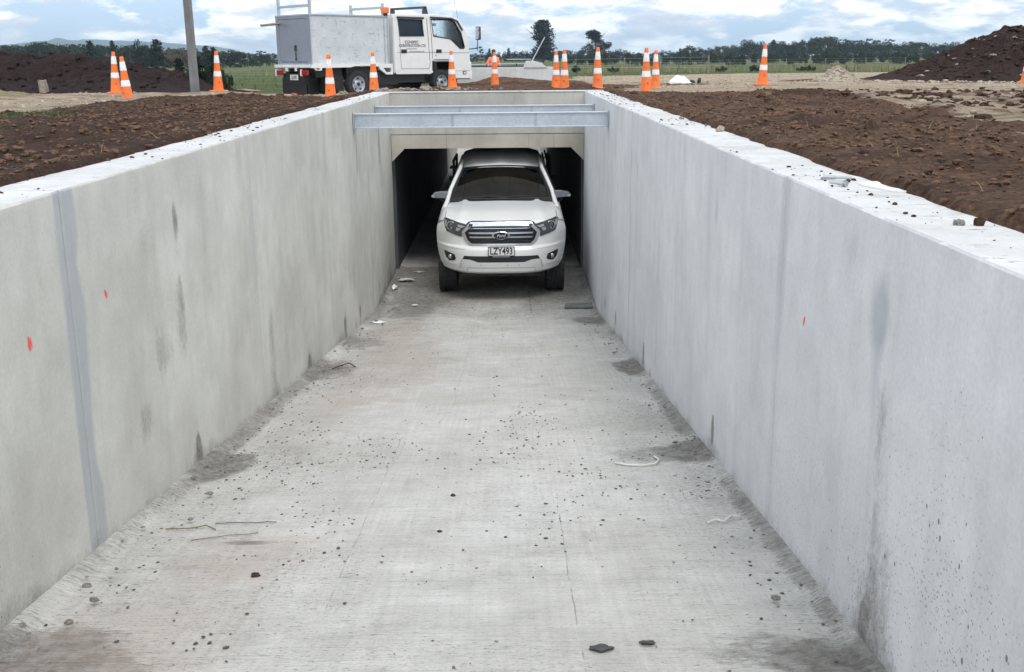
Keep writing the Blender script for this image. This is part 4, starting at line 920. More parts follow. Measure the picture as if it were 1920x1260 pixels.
# tub, rack and ladder frame at the back
m = MB(); m.bb((-.90, 3.70, .60), (.90, 3.74, 1.22)); m.bb((-.90, 3.70, .60), (-.86, 5.3, 1.20)); m.bb((.86, 3.70, .60), (.90, 5.3, 1.20)); m.bb((-.90, 5.26, .60), (.90, 5.30, 1.20)); m.bb((-.88, 3.7, .58), (.88, 5.3, .64)); m.build('tub', SILVER, ute, bevel=.01)
m = MB()
for s in (-1, 1):
    for y in (4.0, 5.1): m.tube([(s*.83, y, 1.18), (s*.83, y, 1.62)], .025, 6)
    m.tube([(s*.83, 3.9, 1.62), (s*.83, 5.2, 1.62)], .025, 6); m.tube([(s*.83, 3.9, 1.36), (s*.83, 5.2, 1.36)], .018, 6)
m.tube([(-.90, 4.0, 1.50), (-.55, 4.0, 1.50)], .022, 6); m.tube([(-.92, 4.0, 1.30), (-.6, 4.0, 1.32)], .022, 6); m.box((-.83, 3.99, 1.515), (.10, .05, .05)); m.box((-.88, 3.99, 1.31), (.06, .05, .08))
m.tube([(.80, 4.0, 1.20), (.70, 4.0, 1.75)], .016, 6); m.tube([(.86, 4.0, 1.30), (.74, 4.1, 1.78)], .016, 6); m.tube([(.66, 4.0, 1.50), (.86, 4.0, 1.52)], .014, 6); m.tube([(.70, 4.0, 1.64), (.83, 4.0, 1.70)], .012, 6); m.tube([(.80, 4.0, 1.32), (.95, 4.0, 1.34)], .014, 6)
m.each('ladder_rack', BLACK_PL, ute)

# ================================================================== THE TRUCK
TRX, TRY, TRZ = -4.77, 27.0, -.455
trk = thing('flatbed_truck', 'white crew cab truck with scratched aluminium canopy, roof racks and an orange beacon', 'truck', (TRX, TRY, TRZ), (0, 0, R_(45)))
TW = 1.50
# canopy
m = MB(); m.bb((.02, .02, .83), (2.42, TW-.04, 2.03)); cn = m.build('canopy', ALU_SIDE, trk, bevel=.006)
m = MB(); m.bb((-.004, -.002, .83), (.015, .13, 2.03)); m.bb((-.004, TW-.15, .83), (.015, TW-.02, 2.03)); m.bb((-.004, .13, 1.93), (.015, TW-.15, 2.03)); m.bb((-.004, .13, .83), (.015, TW-.15, .90)); m.each('rear_frame', ALU_REAR, cn, bevel=.004)
m = MB(); m.bb((.004, .135, .905), (.019, TW-.155, 1.925)); dr = m.build('rear_door', ALU_REAR, cn, bevel=.003)
m = MB(); m.bb((-.012, .62, 1.16), (.004, .70, 1.30)); m.bb((-.014, .65, .98), (.004, .665, 1.14)); m.bb((-.012, .63, .94), (.004, .69, .98)); m.each('door_latch', BLACK_PL, cn)
m = MB(); m.bb((-.004, .16, .888), (-.002, TW-.2, .902)); m.build('door_gap', BLACK_PL, cn)
m = MB(); m.bb((-.01, -.004, 2.00), (2.44, TW-.01, 2.035)); m.bb((2.40, -.006, .83), (2.45, .05, 2.00)); m.bb((2.30, -.003, .83), (2.315, .02, 1.98)); m.bb((0, -.003, .83), (.03, .02, 2.0));  m.each('canopy_trim', GALV, cn, bevel=.003)
# tray
TR = [(-.08, .83), (2.52, .83), (2.52, .56), (2.30, .56), (2.08, .70), (2.05, .765), (1.85, .77), (1.72, .785), (1.30, .785), (1.16, .755), (.28, .75), (.26, .69), (.10, .69), (.06, .745), (-.08, .76)]
hole = [(2.20, .73), (2.46, .73), (2.46, .62), (2.30, .62)]
h2 = [(.10, .745), (.22, .745), (.22, .71), (.12, .71)]
for n0, n1 in ((-.03, .03), (TW-.06, TW)):
    m = MB(); m.prism(TR, [hole, h2], lambda u, v, w: (u, w, v), n0, n1); m.build('tray_side', WHITE_T, trk, bevel=.004)
m = MB(); m.bb((-.10, -.03, .765), (-.04, TW, .835)); m.bb((-.04, .03, .79), (2.5, TW-.06, .828)); m.build('tray', WHITE_T, trk, bevel=.004)
for n0 in (.02, 1.12):
    m = MB(); m.bb((-.13, n0, .58), (-.09, n0+.26, .70)); m.build('tail_light', RED_L, trk, bevel=.008)
    m = MB(); m.bb((-.12, n0+.27, .56), (-.09, n0+.33, .72)); m.build('lamp_bracket', WHITE_T, trk)
m = MB(); m.bb((-.12, .5, .68), (-.10, .58, .76)); m.bb((-.12, .9, .68), (-.10, .98, .76)); m.each('tray_bracket', WHITE_T, trk)
m = MB(); m.bb((-.075, .52, .46), (-.065, .86, .59)); tp = m.build('number_plate', WHITE_PT, trk, bevel=.004)
text_mesh('LJU42', .125, BLACK_INK, 'plate_text', tp, Matrix.Translation((-.0765, .69, .525)) @ Matrix.Rotation(-PI/2, 4, 'Z') @ Matrix.Rotation(PI/2, 4, 'X'), .001, sx=.75, bold=.002)
# chassis
m = MB(); m.bb((-.02, .35, .45), (4.6, .50, .66)); m.bb((-.02, 1.0, .45), (4.6, 1.12, .66)); m.bb((-.05, .30, .38), (.08, 1.2, .62)); m.bb((1.85, .06, .30), (2.75, .42, .62)); m.bb((.2, .15, .52), (1.0, 1.3, .74)); m.bb((.45, .10, .18), (1.0, .35, .55)); m.bb((2.6, .1, .34), (3.9, 1.3, .56)); m.bb((1.1, .1, .5), (2.1, 1.35, .76)); m.bb((3.7, .1, .3), (4.9, 1.35, .5)); m.bb((.15, .45, .10), (1.0, .5, .5)); m.bb((1.8, .55, .08), (3.9, .62, .5)); m.bb((1.85, .10, .16), (2.6, .40, .3)); m.bb((-.02, .3, .12), (.02, 1.3, .5)); m.build('chassis', BLACK_PL, trk)
m = MB(); m.tube([(1.42, .2, .33), (1.42, 1.3, .33)], .05, 8); m.tube([(4.30, .2, .37), (4.30, 1.3, .37)], .04, 8); m.each('axle', BLACK_PL, trk)
for wx, wn_, r in ((1.42, .10, .345), (1.42, 1.37, .345), (4.26, .10, .335), (4.26, 1.37, .335)):
    w_ = thing('wheel', None, None); w_.parent = trk; w_.location = (wx, wn_, r-.01); w_.rotation_euler = (0, 0, -PI/2)
    wheel(w_, (0, 0, 0), r, .20, r*.60, 1 if wn_ < .5 else -1, steel=True)
m = MB(); m.box((0, 0, .07), (.30, .22, .14)); o = m.build('red_container', RED_BOX, bevel=.02); o.location = (sX(556, 27.6), 27.6, -.45); o.rotation_euler = (0, 0, .5); meta(o, 'faded red plastic container on the ground behind the truck', 'container')
# cab
CABP = [(2.62, .62), (2.66, .56), (3.86, .55), (3.90, .62), (3.91, .90), (3.99, .93), (4.50, .93), (4.58, .88), (4.62, .42), (5.27, .41), (5.31, .60), (5.30, 1.10), (5.26, 1.44), (5.06, 1.86), (4.92, 1.99), (4.66, 2.06), (4.0, 2.09), (2.64, 2.07), (2.60, 2.0)]
RW = [(2.76, 1.95), (3.58, 1.94), (3.63, 1.54), (2.81, 1.53)]
FWI = [(3.90, 1.97), (4.62, 1.96), (4.76, 1.90), (4.98, 1.62), (5.10, 1.26), (5.08, 1.22), (4.93, 1.22), (4.58, 1.47), (3.97, 1.54)]
cab = trk
for n0, n1 in ((.0, .045), (TW-.055, TW-.01)):
    m = MB(); m.prism(CABP, [RW, FWI], lambda u, v, w: (u, w, v), n0, n1); m.build('cab_side', WHITE_T, cab, bevel=.006)
    m = MB(); c_ = (n0+n1)/2
    m.prism(RW, [], lambda u, v, w: (u, w, v), c_-.003, c_+.003); m.build('side_window', GLASS_D, cab)
    m = MB(); m.prism(FWI, [], lambda u, v, w: (u, w, v), c_-.003, c_+.003); m.build('side_window', GLASS, cab)
def loop(P, r, n, mb):
    mb.tube([(p[0], n, p[1]) for p in P+[P[0], P[1]]], r, 6, cap=False)
m = MB(); loop(RW, .016, -.001, m); loop(FWI, .016, -.001, m); m.each('window_seal', BLACK_PL, cab)
m = MB(); m.tube([(2.72, -.02, 2.0), (3.62, -.02, 1.995)], .028, 6); m.tube([(3.86, -.02, 2.02), (4.62, -.02, 2.0), (4.84, -.02, 1.93), (5.02, -.02, 1.70)], .024, 6); m.each('weather_shield', plain('smoked_plastic', (.06, .07, .11), .2), cab)
# front, roof, back, floor of the cab
fr = [(5.27, .41), (5.31, .60), (5.30, 1.10), (5.26, 1.44)]
m = MB()
for a, c in zip(fr[:-1], fr[1:]): m.add([(a[0], .03, a[1]), (a[0], TW-.04, a[1]), (c[0], TW-.04, c[1]), (c[0], .03, c[1])], [(0, 1, 2, 3)])
m.build('cab_front', WHITE_T, cab, solid=.03)
m = MB(); m.add([(5.26, .05, 1.44), (5.26, TW-.06, 1.44), (4.93, TW-.06, 1.98), (4.93, .05, 1.98)], [(0, 1, 2, 3)]); m.build('windscreen', GLASS, cab)
rt = [(4.92, 1.99), (4.66, 2.06), (4.0, 2.09), (2.64, 2.07)]; m = MB()
for a, c in zip(rt[:-1], rt[1:]): m.add([(a[0], .02, a[1]), (a[0], TW-.03, a[1]), (c[0], TW-.03, c[1]), (c[0], .02, c[1])], [(0, 1, 2, 3)])
m.build('cab_roof', WHITE_T, cab, solid=.03)
m = MB(); m.bb((2.60, .03, .60), (2.64, TW-.04, 2.05)); m.bb((2.62, .03, .58), (3.95, TW-.04, .64)); m.bb((3.9, .04, .88), (5.2, TW-.05, .92)); m.each('cab_rear_wall', WHITE_T, cab)
m = MB()
m.bb((2.70, .08, .64), (2.80, TW-.1, 1.50)); m.bb((2.75, .08, .9), (3.2, TW-.1, 1.05))
for c_ in (.38, .75, 1.12): m.box((3.93, c_, 1.27), (.12, .34, .44)); m.box((4.15, c_, 1.06), (.45, .36, .14))
for c_ in (.38, 1.12): m.box((3.91, c_, 1.60), (.08, .20, .16))
m.each('seat', DARK_IN, cab, bevel=.02)
m = MB(); m.bb((5.0, .06, .92), (5.22, TW-.07, 1.30)); m.build('dashboard', DARK_IN, cab, bevel=.03)
m = MB(); cc = Vector((4.72, .40, 1.42)); ax = [(cc.x+.17*math.cos(a)*.85, cc.y+.19*math.sin(a), cc.z+.17*math.cos(a)*.45) for a in np.linspace(0, 2*PI, 20)]; m.tube(ax, .013, 6, cap=False); m.tube([cc, (5.0, .40, 1.2)], .02, 6); m.build('steering_wheel', DARK_IN, cab)
m = MB(); m.box((4.62, .75, 1.86), (.05, .22, .07)); m.tube([(4.64, .75, 1.88), (4.7, .75, 2.0)], .008, 5); m.build('rear_view_mirror', DARK_IN, cab, bevel=.01)
m = MB(); m.tube([(2.70, -.002, 1.12), (5.28, -.002, 1.10)], .005, 4)
ld = [(2.74, 2.0), (2.80, 1.4), (2.82, .70), (3.80, .69), (3.84, .90)]; m.tube([(x, -.002, z) for x, z in ld], .006, 4); m.tube([(3.74, -.002, 2.0), (3.78, -.002, 1.5), (3.82, -.002, .9)], .007, 4)
m.tube([(3.86, -.002, 2.02), (3.90, -.002, 1.5), (3.92, -.002, .95)], .007, 4); m.tube([(4.60, -.002, .62), (5.28, -.002, .62)], .004, 4); m.each('door_gap', plain('gap_grey', (.10, .10, .11), .7), cab)
for hx in (2.84, 4.06):
    m = MB(); m.box((hx+.09, -.006, 1.145), (.19, .02, .095)); m.build('door_handle', BLACK_PL, cab, bevel=.018)
m = MB(); m.box((4.04, -.004, 1.03), (.02, .01, .03)); m.build('door_lock', BLACK_PL, cab)
m = MB(); m.bb((5.02, -.008, .52), (5.15, .01, .61)); il = m.build('side_indicator', BLACK_PL, cab, bevel=.01)
m = MB(); m.bb((5.045, -.012, .54), (5.125, -.006, .59)); m.build('indicator_lens', WHITE_PT, il)
m = MB(); m.bb((5.28, -.02, .38), (5.36, TW, .62)); m.bb((5.26, -.01, .62), (5.35, .10, .86)); m.build('bumper', WHITE_T, cab, bevel=.02)
m = MB(); m.bb((5.29, .1, .64), (5.335, TW-.12, .90)); m.build('front_grille', BLACK_PL, cab)
m = MB(); m.tube([(5.27, .0, 1.20), (5.44, -.16, 1.22)], .014, 6); m.tube([(5.44, -.16, 1.16), (5.45, -.17, 1.50)], .012, 6); m.each('mirror_arm', BLACK_PL, cab)
m = MB(); m.box((5.46, -.18, 1.62), (.06, .17, .36), (0, 0, .15)); mo = m.each('side_mirror', BLACK_PL, cab, bevel=.025, seg=3)
m = MB(); m.box((5.427, -.185, 1.62), (.006, .14, .32), (0, 0, .15)); m.build('mirror_glass', MIRROR, mo, bevel=.002)
m = MB(); m.tube([(5.27, TW, 1.20), (5.42, TW+.12, 1.22)], .014, 6); m.box((5.44, TW+.13, 1.45), (.06, .17, .36)); m.each('far_mirror', BLACK_PL, cab, bevel=.02)
m = MB(); m.tube([(4.92, .05, 2.0), (4.62, .06, 3.3)], .004, 4); m.build('aerial', BLACK_PL, cab)
# lettering on the rear door
FX = Matrix.Rotation(PI/2, 4, 'X')
dl = thing('door_lettering', None, None); dl.parent = cab
for s_, sz_, zz_, x_, mt, sx_ in (('CONSPEC', .105, 1.375, 3.20, BLACK_INK, 1.0), ('CONSTRUCTION LTD', .100, 1.285, 3.23, BLACK_INK, .92), ):
    text_mesh(s_, sz_, mt, 'lettering', dl, Matrix.Translation((x_, -.004, zz_)) @ FX, .001, sx=sx_, bold=.001)
m = MB(); m.tube([(3.02, -.003, 1.39), (2.95, -.003, 1.39)], .003, 4); m.tube([(3.38, -.003, 1.39), (3.46, -.003, 1.39)], .003, 4); 
q_ = random.Random(5)
for z_, x0_, x1_ in ((1.205, 3.02, 3.36), (1.140, 3.12, 3.62)):
    x_ = x0_
    while x_ < x1_: w_ = q_.uniform(.012, .03); m.bb((x_, -.004, z_-.012), (x_+w_*.7, -.001, z_+.012)); x_ += w_+.006
m.build('letter_rule', GREY_INK, dl)
# racks and beacon
rk = thing('roof_rack', None, None); rk.parent = trk
m = MB()
for n_ in (.06, TW-.10):
    m.bb((.03, n_-.03, 1.72), (.09, n_+.03, 2.42)); m.bb((2.28, n_-.03, 2.0), (2.34, n_+.03, 2.34))
m.bb((.035, .06, 2.20), (.085, TW-.10, 2.26)); m.bb((2.285, .06, 2.20), (2.335, TW-.10, 2.26)); m.each('rack_frame', GALV, rk, bevel=.004)
m = MB()
for n_ in (.03, TW-.12): m.prism([(3.66, 2.07), (3.84, 2.07), (3.78, 2.30), (3.68, 2.30)], [], lambda u, v, w: (u, w, v), n_, n_+.06)
m.bb((3.69, .03, 2.24), (3.75, TW-.06, 2.30)); m.each('cab_rack', plain('rack_black', (.05, .05, .06), .5), rk, bevel=.004)
m = MB(); m.tube([(-.55, 1.30, 1.78), (2.3, 1.33, 2.05)], .03, 8); m.build('long_pipe', TIMBER, rk)
m = MB(); m.box((2.36, .03, 2.06), (.10, .10, .06)); bc = m.build('beacon', BLACK_PL, trk)
m = MB(); m.box((2.36, .03, 2.165), (.17, .17, .16)); m.build('beacon_lens', ORANGE_L, bc, bevel=.02)

# ================================================================== CONES
def make_cone():
    t = thing('traffic_cone', None, 'traffic cone')
    def rad(z): return .116+(.036-.116)*(z-.03)/.87
    def ring(z0, z1, o): return [(rad(z0)+o-.002, z0), (rad(z0)+o, z0+.004), (rad(z1)+o, z1-.004), (rad(z1)+o-.002, z1)]
    m = MB(); m.lathe([(.128, .028), (.120, .040), (rad(.06), .06), (rad(.34), .34), (rad(.52), .52), (rad(.70), .70), (rad(.86), .86), (.036, .888), (.030, .90), (.022, .902), (.020, .89)], 28); m.build('cone_body', CONE_O, t, smooth=True)
    for z0, z1 in ((.335, .455), (.635, .805)):
        m = MB(); m.lathe(ring(z0, z1, .0035), 28); m.build('reflective_collar', COLLAR, t, auto=30)
    pts = []
    for k in range(32):
        a = 2*PI*k/32; c, s = math.cos(a), math.sin(a); q = .19/max(abs(c), abs(s)); q = min(q, .235); pts.append((q*c, q*s))
    m = MB(); m.prism(pts, [], lambda u, v, w: (u, v, w), 0, .032); m.build('cone_base', CONE_O, t, bevel=.006)
    m = MB()
    m.box((0.008, -rad(.22)-.001, .225), (.045, .003, .008)); m.box((.018, -rad(.205)-.001, .205), (.02, .003, .018)); m.each('moulded_mark', plain('cone_mark', (.35, .07, .02), .7), t)
    return t
CONES = [  # x, y, tilt(x,y), sink, label
 (-8.70, 24.4, (0, .02), .0, 'orange cone with its base plate showing on the track, just left of the leaning cone'),
 (-7.34, 21.2, (0, -.075), .04, 'orange cone leaning left at the edge of the soil, in front of an upright cone'),
 (-6.605, 25.1, (0, .01), .0, 'orange cone standing between the concrete power pole and the truck'),
 (-3.479, 21.6, (0, -.012), .03, 'orange cone in front of the truck canopy, left of its rear wheel'),
 (-3.038, 25.1, (0, -.01), .02, 'orange cone at the trench corner, between the truck rear wheel and crew door'),
 (-1.349, 27.2, (0, -.02), .04, 'orange cone in front of the truck front wheel'),
 (-.324, 29.7, (0, 0), .05, 'smallest orange cone, on the soil mound in front of the worker in orange'),
 (1.20, 26.7, (0, 0), .04, 'left and farther cone of the overlapping pair behind the headwall'),
 (1.304, 24.8, (0, .0), .03, 'right and nearer cone of the overlapping pair behind the headwall'),
 (2.005, 24.2, (0, 0), .03, 'single orange cone below the shorter of the two tall trees'),
 (2.787, 21.9, (0, -.01), .04, 'taller nearer cone of the pair on the dark soil right of the trench corner'),
 (3.559, 26.2, (0, -.01), .04, 'smaller farther cone of the pair, left of the white sack'),
 (5.856, 25.1, (0, .035), .0, 'orange cone alone on the tan clay with its square base showing'),
 (15.15, 32.0, (0, .03), .0, 'orange cone at the right edge, in front of the big soil heap')]
c0 = make_cone()
for i, (x, y, (tx, ty), sink, lab) in enumerate(CONES):
    c = c0 if i == 0 else copytree(c0)
    c.location = (x, y, gz(x, y)-sink); c.rotation_euler = (tx, ty, random.Random(i).uniform(-.5, .5)); c['label'] = lab; c['group'] = 'orange traffic cones around the trench'

# ================================================================== POLE, STUMP, HEAPS
m = MB(); n = 10; V_ = []
m.add([(s1*.10*(1-.035*k), s2*.085*(1-.035*k), k*.9) for k in range(n+1) for s1, s2 in ((-1, -1), (1, -1), (1, 1), (-1, 1))], [(4*k+j, 4*k+(j+1) % 4, 4*k+4+(j+1) % 4, 4*k+4+j) for k in range(n) for j in range(4)]+[(3, 2, 1, 0), (4*n, 4*n+1, 4*n+2, 4*n+3)])
pp = m.build('power_pole', concrete('pole_concrete', (.15, .155, .165), (.24, .24, .245), attrs=False, streak=1.2), bevel=.02)
pp.location = (sX(362, 24.6), 24.6, -.35); pp.rotation_euler = (0, -.006, .3); meta(pp, 'tall grey concrete power pole beside the gravel track, left of the truck', 'pole')
rnd = random.Random(3)
m = MB(); V_ = []
for k, z in enumerate((0, .1, .22, .33)):
    for j in range(12):
        a = 2*PI*j/12; r = .115*(1+.12*math.sin(a*3+k))*(1.0-.08*k); V_.append((r*math.cos(a), r*math.sin(a), z+(.02*math.sin(a*2) if k == 3 else 0)))
m.add(V_, [(12*k+j, 12*k+(j+1) % 12, 12*k+12+(j+1) % 12, 12*k+12+j) for k in range(3) for j in range(12)]+[tuple(36+j for j in range(12))])
st = m.build('tree_stump', TIMBER); st.location = (sX(78, 24.9), 24.9, gz(sX(78, 24.9), 24.9)-.03); st.rotation_euler = (0, -.06, 0); meta(st, 'short pale timber stump at the foot of the dark soil bank', 'stump')
def heap(name, cx, cy, hx, hy, fn, mat, step, label, cat, seed):
    xs_ = np.arange(-hx, hx+step, step); ys_ = np.arange(-hy, hy+step, step); X, Y = np.meshgrid(xs_, ys_); H = fn(X, Y)
    gzz = height(X+cx, Y+cy); Z = np.where(H > 0, gzz+H, gzz-.15)
    I = np.arange(X.size).reshape(X.shape); F_ = np.stack([I[:-1, :-1], I[:-1, 1:], I[1:, 1:], I[1:, :-1]], -1).reshape(-1, 4)
    Hf = H.ravel(); F_ = F_[(Hf[F_] > -.08).any(1)]
    o = npmesh(name, np.stack([X, Y, Z], -1).reshape(-1, 3), F_, mat, smooth=False); o.location = (cx, cy, 0); meta(o, label, cat); return o
def hfR(X, Y):
    r = np.hypot(X/6.1, Y/(5.8+.3*np.sin(X)))
    base = np.interp(r, [0, .25, .5, .70, .88, 1.0, 1.15], [1.76, 1.70, 1.30, .70, .24, .06, -.15])
    ang = fbm(X*.7, Y*.7, 81, 3)-.5
    n = (fbm(X*1.1+Y*.5, Y*1.1, 82, 4)-.5)*.50+(fbm(X*4, Y*4, 83, 4, .6)-.5)*.38+ang*.3
    return base+n*np.clip(base*1.5, 0, 1)-.02*(base < 0)
heap('soil_heap', 19.15, 38.3, 7.6, 7.4, hfR, SOIL_HEAP, .075, 'big dark reddish brown soil heap on the right', 'soil heap', 1)
def hfL(X, Y):
    X_ = X-19.5; cr = np.interp(X_, [-40, -22, -13, -6, -1.0, 1.2, 2.6], [1.25, 1.25, 1.22, 1.15, .85, .50, -.1])
    p = np.interp(np.abs(Y+.2), [0, 1.2, 2.6, 3.3, 4], [1, .92, .30, .02, -.15])
    n = (fbm(X_*1.1, Y*1.1, 84, 4)-.5)*.35+(fbm(X_*4.5, Y*4.5, 85, 4, .6)-.5)*.30
    return cr*p+n*np.clip(cr*p*2, 0, 1)-.1*(cr < 0)
heap('soil_bank', -29.0, 28.3, 22, 4.2, hfL, SOIL_BANK, .09, 'long low bank of nearly black soil along the left side of the track', 'soil bank', 2)
def hfG(X, Y):
    r = np.hypot(X/.80, Y/.6); return .50*np.clip(1-r, -.3, 1)**1 + (fbm(X*8, Y*8, 86, 3)-.5)*.10*(r < 1.1)
heap('gravel_heap', sX(1572, 36), 36, 1.0, .8, hfG, soil_mat('pale_gravel', (.36, .31, .24), (.56, .51, .43), sc=18, bs=.02), .035, 'small pale gravel heap in front of the green paddock', 'gravel heap', 3)
def hfT(X, Y): r = np.hypot(X/1.3, Y/.7); return .24*(1-r)+(fbm(X*6, Y*6, 87, 3)-.5)*.12*(r < 1.1)
heap('clay_heap', -11.6, 23.9, 1.4, .9, hfT, soil_mat('dry_clay', (.18, .16, .09), (.30, .26, .16), sc=10, bs=.02), .05, 'low tan clay hump at the left edge, in front of the dark bank', 'clay heap', 4)
# stones on heaps
rr_ = np.random.default_rng(9)
x = rr_.uniform(-5.6, 5.6, 2600); y = rr_.uniform(-5.6, 0.8, 2600); k = hfR(x, y) > .1
x, y = x[k], y[k]; P_ = np.stack([x+19.15, y+38.3, height(x+19.15, y+38.3)+hfR(x, y)], -1); P1 = P_[:120]; P2 = P_[120:]
scatter('heap_stones', P1, .03+.07*rr_.uniform(0, 1, len(P1))**2, STONE, seed=21, label='pale stones in the face of the big soil heap')
scatter('heap_clods', P2, .02+.08*rr_.uniform(0, 1, len(P2))**3, soil_mat('heap_clod', (.030, .019, .015), (.075, .046, .036), sc=12, bs=.01), seed=22, label='dark clods on the big soil heap')
x = rr_.uniform(-13, 21, 3200); y = rr_.uniform(-3.4, 1.5, 3200); H_ = hfL(x, y); k = H_ > .05; x, y, H_ = x[k], y[k], H_[k]
P_ = np.stack([x-29, y+28.3, height(x-29, y+28.3)+H_], -1)
scatter('bank_clods', P_, .015+.05*rr_.uniform(0, 1, len(P_))**3, SOIL_BANK, seed=23, label='dark clods on the left soil bank')
x = rr_.normal(0, .42, 420); y = rr_.normal(0, .30, 420); P_ = np.stack([x+sX(1572, 36), y+36, height(x+sX(1572, 36), y+36)+np.maximum(0, hfG(x, y))], -1)
scatter('heap_gravel', P_, .015+.03*rr_.uniform(0, 1, len(P_)), TANROCK, seed=24, label='pale stones of the small gravel heap')
x = rr_.normal(-2.2, .8, 160); y = rr_.normal(24.6, .45, 160)
scatter('clay_rubble', onground(x, y), .02+.05*rr_.uniform(0, 1, 160)**2, STONE, seed=25, label='grey clay rubble in front of the truck front wheel')
x = rr_.uniform(11, 16, 260); y = 33.3+rr_.normal(0, .5, 260)-.0*x
scatter('foot_rubble', onground(x, y), .02+.06*rr_.uniform(0, 1, 260)**2, TANROCK, seed=26, label='tan rubble along the foot of the big soil heap')
# single clods that show
def clod(x, y, r, mat, lab, seed, z=None, nm='soil_clod', cat='clod', flat=.75, group=None):
    m = MB(); rd = random.Random(seed); m.lump((0, 0, 0), (r, r*.85, r*flat), rd, sub=2); o = m.build(nm, mat); o.location = (x, y, (gz(x, y) if z is None else z)+r*flat*.55)
    meta(o, lab, cat, group); return o
clod(sX(522, 20.3), 20.3, .10, CLOD_D, 'dark soil clod standing alone on the track edge, left of the truck wheels', 1)
clod(sX(1437, 14), 14, .09, CLOD, 'brown soil clod on the right backfill below the lone cone', 2)
clod(1.45, 7.38, .030, TANROCK, 'tan stone on the right wall top, beyond the bolts', 3, 0, 'stone', 'stone', .9)
clod(1.36, 3.19, .017, STONE, 'round grey stone on the right wall top, nearest the camera', 4, 0, 'stone', 'stone', .7)
clod(1.43, 8.9, .022, STONE, 'small grey stone on the right wall top near the steel beams', 6, 0, 'stone', 'stone', .7)
clod(1.415, 3.177, .016, CLOD_D, 'small peaked brown clod on the right wall top, beside the round grey stone', 5, .0, 'soil_clod', 'clod', 1.1)
def onfloor(x, y): return fz(y)+.003
for x, y, r, mt, lab in ((-1.70, 3.89, .020, STONE, 'pale stone at the foot of the left wall near the mortar joint'), (-1.62, 3.52, .016, STONE, 'pale stone on the brown stained floor at lower left'), (-1.05, 3.99, .018, CLOD_D, 'dark stone on the floor below the brown mud patch'),
                        (-.33, 4.55, .012, CLOD_D, 'small dark stone in the middle of the ramp'), (-.30, 5.15, .014, CLOD_D, 'flat dark stone in the middle of the ramp, farther up')):
    clod(x, y, r, mt, lab, int(x*100), onfloor(x, y)-.004, 'stone', 'stone', .6)

# ================================================================== SMALL THINGS
def bolt(x, y, ang, L, lab, roll=0):
    t = thing('anchor_bolt', lab, 'bolt', (x, y, .0125), (0, 0, ang), 'bolts on the right wall top')
    m = MB(); m.lathe([(0, 0), (.0062, 0), (.0062, L*.55), (.0085, L*.56), (.0085, L), (0, L)], 12, 'X'); m.build('shank', SILVER, t, auto=30)
    m = MB(); m.lathe([(0, -.010), (.011, -.009), (.0125, 0), (0, 0)], 6, 'X', (L+.006, 0, 0)); m.build('head', SILVER, t, auto=20)
    m = MB(); m.lathe([(0, 0), (.0155, 0), (.0155, .003), (0, .003)], 24, 'X', (L-.006, 0, 0)); m.build('washer', SILVER, t, auto=30)
bolt(1.408, 4.385, PI-.42, .115, 'long galvanised bolt lying on the right wall top with its head to the left')
bolt(1.275, 4.235, -.95, .075, 'shorter galvanised bolt lying on the right wall top with its round head towards the camera')
m = MB(); pts = [(1.50+.10*math.cos(a)*(1+.2*math.sin(3*a)), 4.15+.20*math.sin(a)*(1+.15*math.cos(2*a))) for a in np.linspace(0, 2*PI, 20)[:-1]]
m.prism(pts, [], lambda u, v, w: (u, v, w), -.02, .006); meta(m.build('mortar_spill', C_PALE, bevel=.003), 'pale mortar spill over the back edge of the right wall top beside the bolts', 'mortar')
# slab of board by the right wall
m = MB(); m.prism([(-.20, -.10), (.19, -.12), (.20, .02), (.21, .10), (.05, .10), (-.17, .11)], [], lambda u, v, w: (u, v, w), 0, .028); o = m.build('broken_board', plain('grey_board', (.17, .175, .165), .8, var=.3, sc=6, bump=.3), bevel=.003); o.location = (.955, 14.33, ZF+.012); o.rotation_euler = (.03, -.02, .05); meta(o, 'flat grey broken board on the floor against the right wall', 'board')
def scrap(name, x, y, sx_, sy_, h, mat, lab, cat, seed, z=None, rot=0):
    m = MB(); rd = random.Random(seed); N_ = 7
    def fn(a, c):
        e = 1-(2*a-1)**4*.4; return ((a-.5)*sx_*(.8+.25*math.sin(7*c+seed)), (c-.5)*sy_*e, h*(.5+.5*math.sin(5*a+seed)*math.cos(4*c+seed*2))+rd.uniform(0, h*.3))
    m.grid(fn, N_, N_); o = m.build(name, mat, smooth=True, solid=.003); o.location = (x, y, (onfloor(x, y) if z is None else z)); o.rotation_euler = (0, 0, rot); meta(o, lab, cat); return o
scrap('plastic_litter', -1.58, 16.2, .30, .16, .05, WHITE_PLAST, 'crumpled pale litter in the shade left of the ute wheel', 'litter', 2)
scrap('paper_litter', -1.70, 15.6, .10, .12, .06, PALE_CLOTH, 'crumpled white paper against the left wall near the underpass mouth', 'litter', 3)
scrap('plastic_scrap', -1.64, 12.95, .22, .08, .03, PALE_CLOTH, 'white plastic scraps at the foot of the left wall', 'litter', 4, rot=.3)
scrap('pale_offcut', -1.45, 16.9, .20, .05, .02, WHITE_PLAST, 'thin pale offcut in the shade inside the underpass mouth', 'litter', 5)
m = MB(); m.lump((0, 0, 0), (.055, .035, .016), random.Random(4), sub=1); o = m.build('foam_block', PALE_CLOTH, bevel=.003); o.location = (-1.31, 14.5, ZF+.016); meta(o, 'small white block on the floor left of the ute', 'litter')
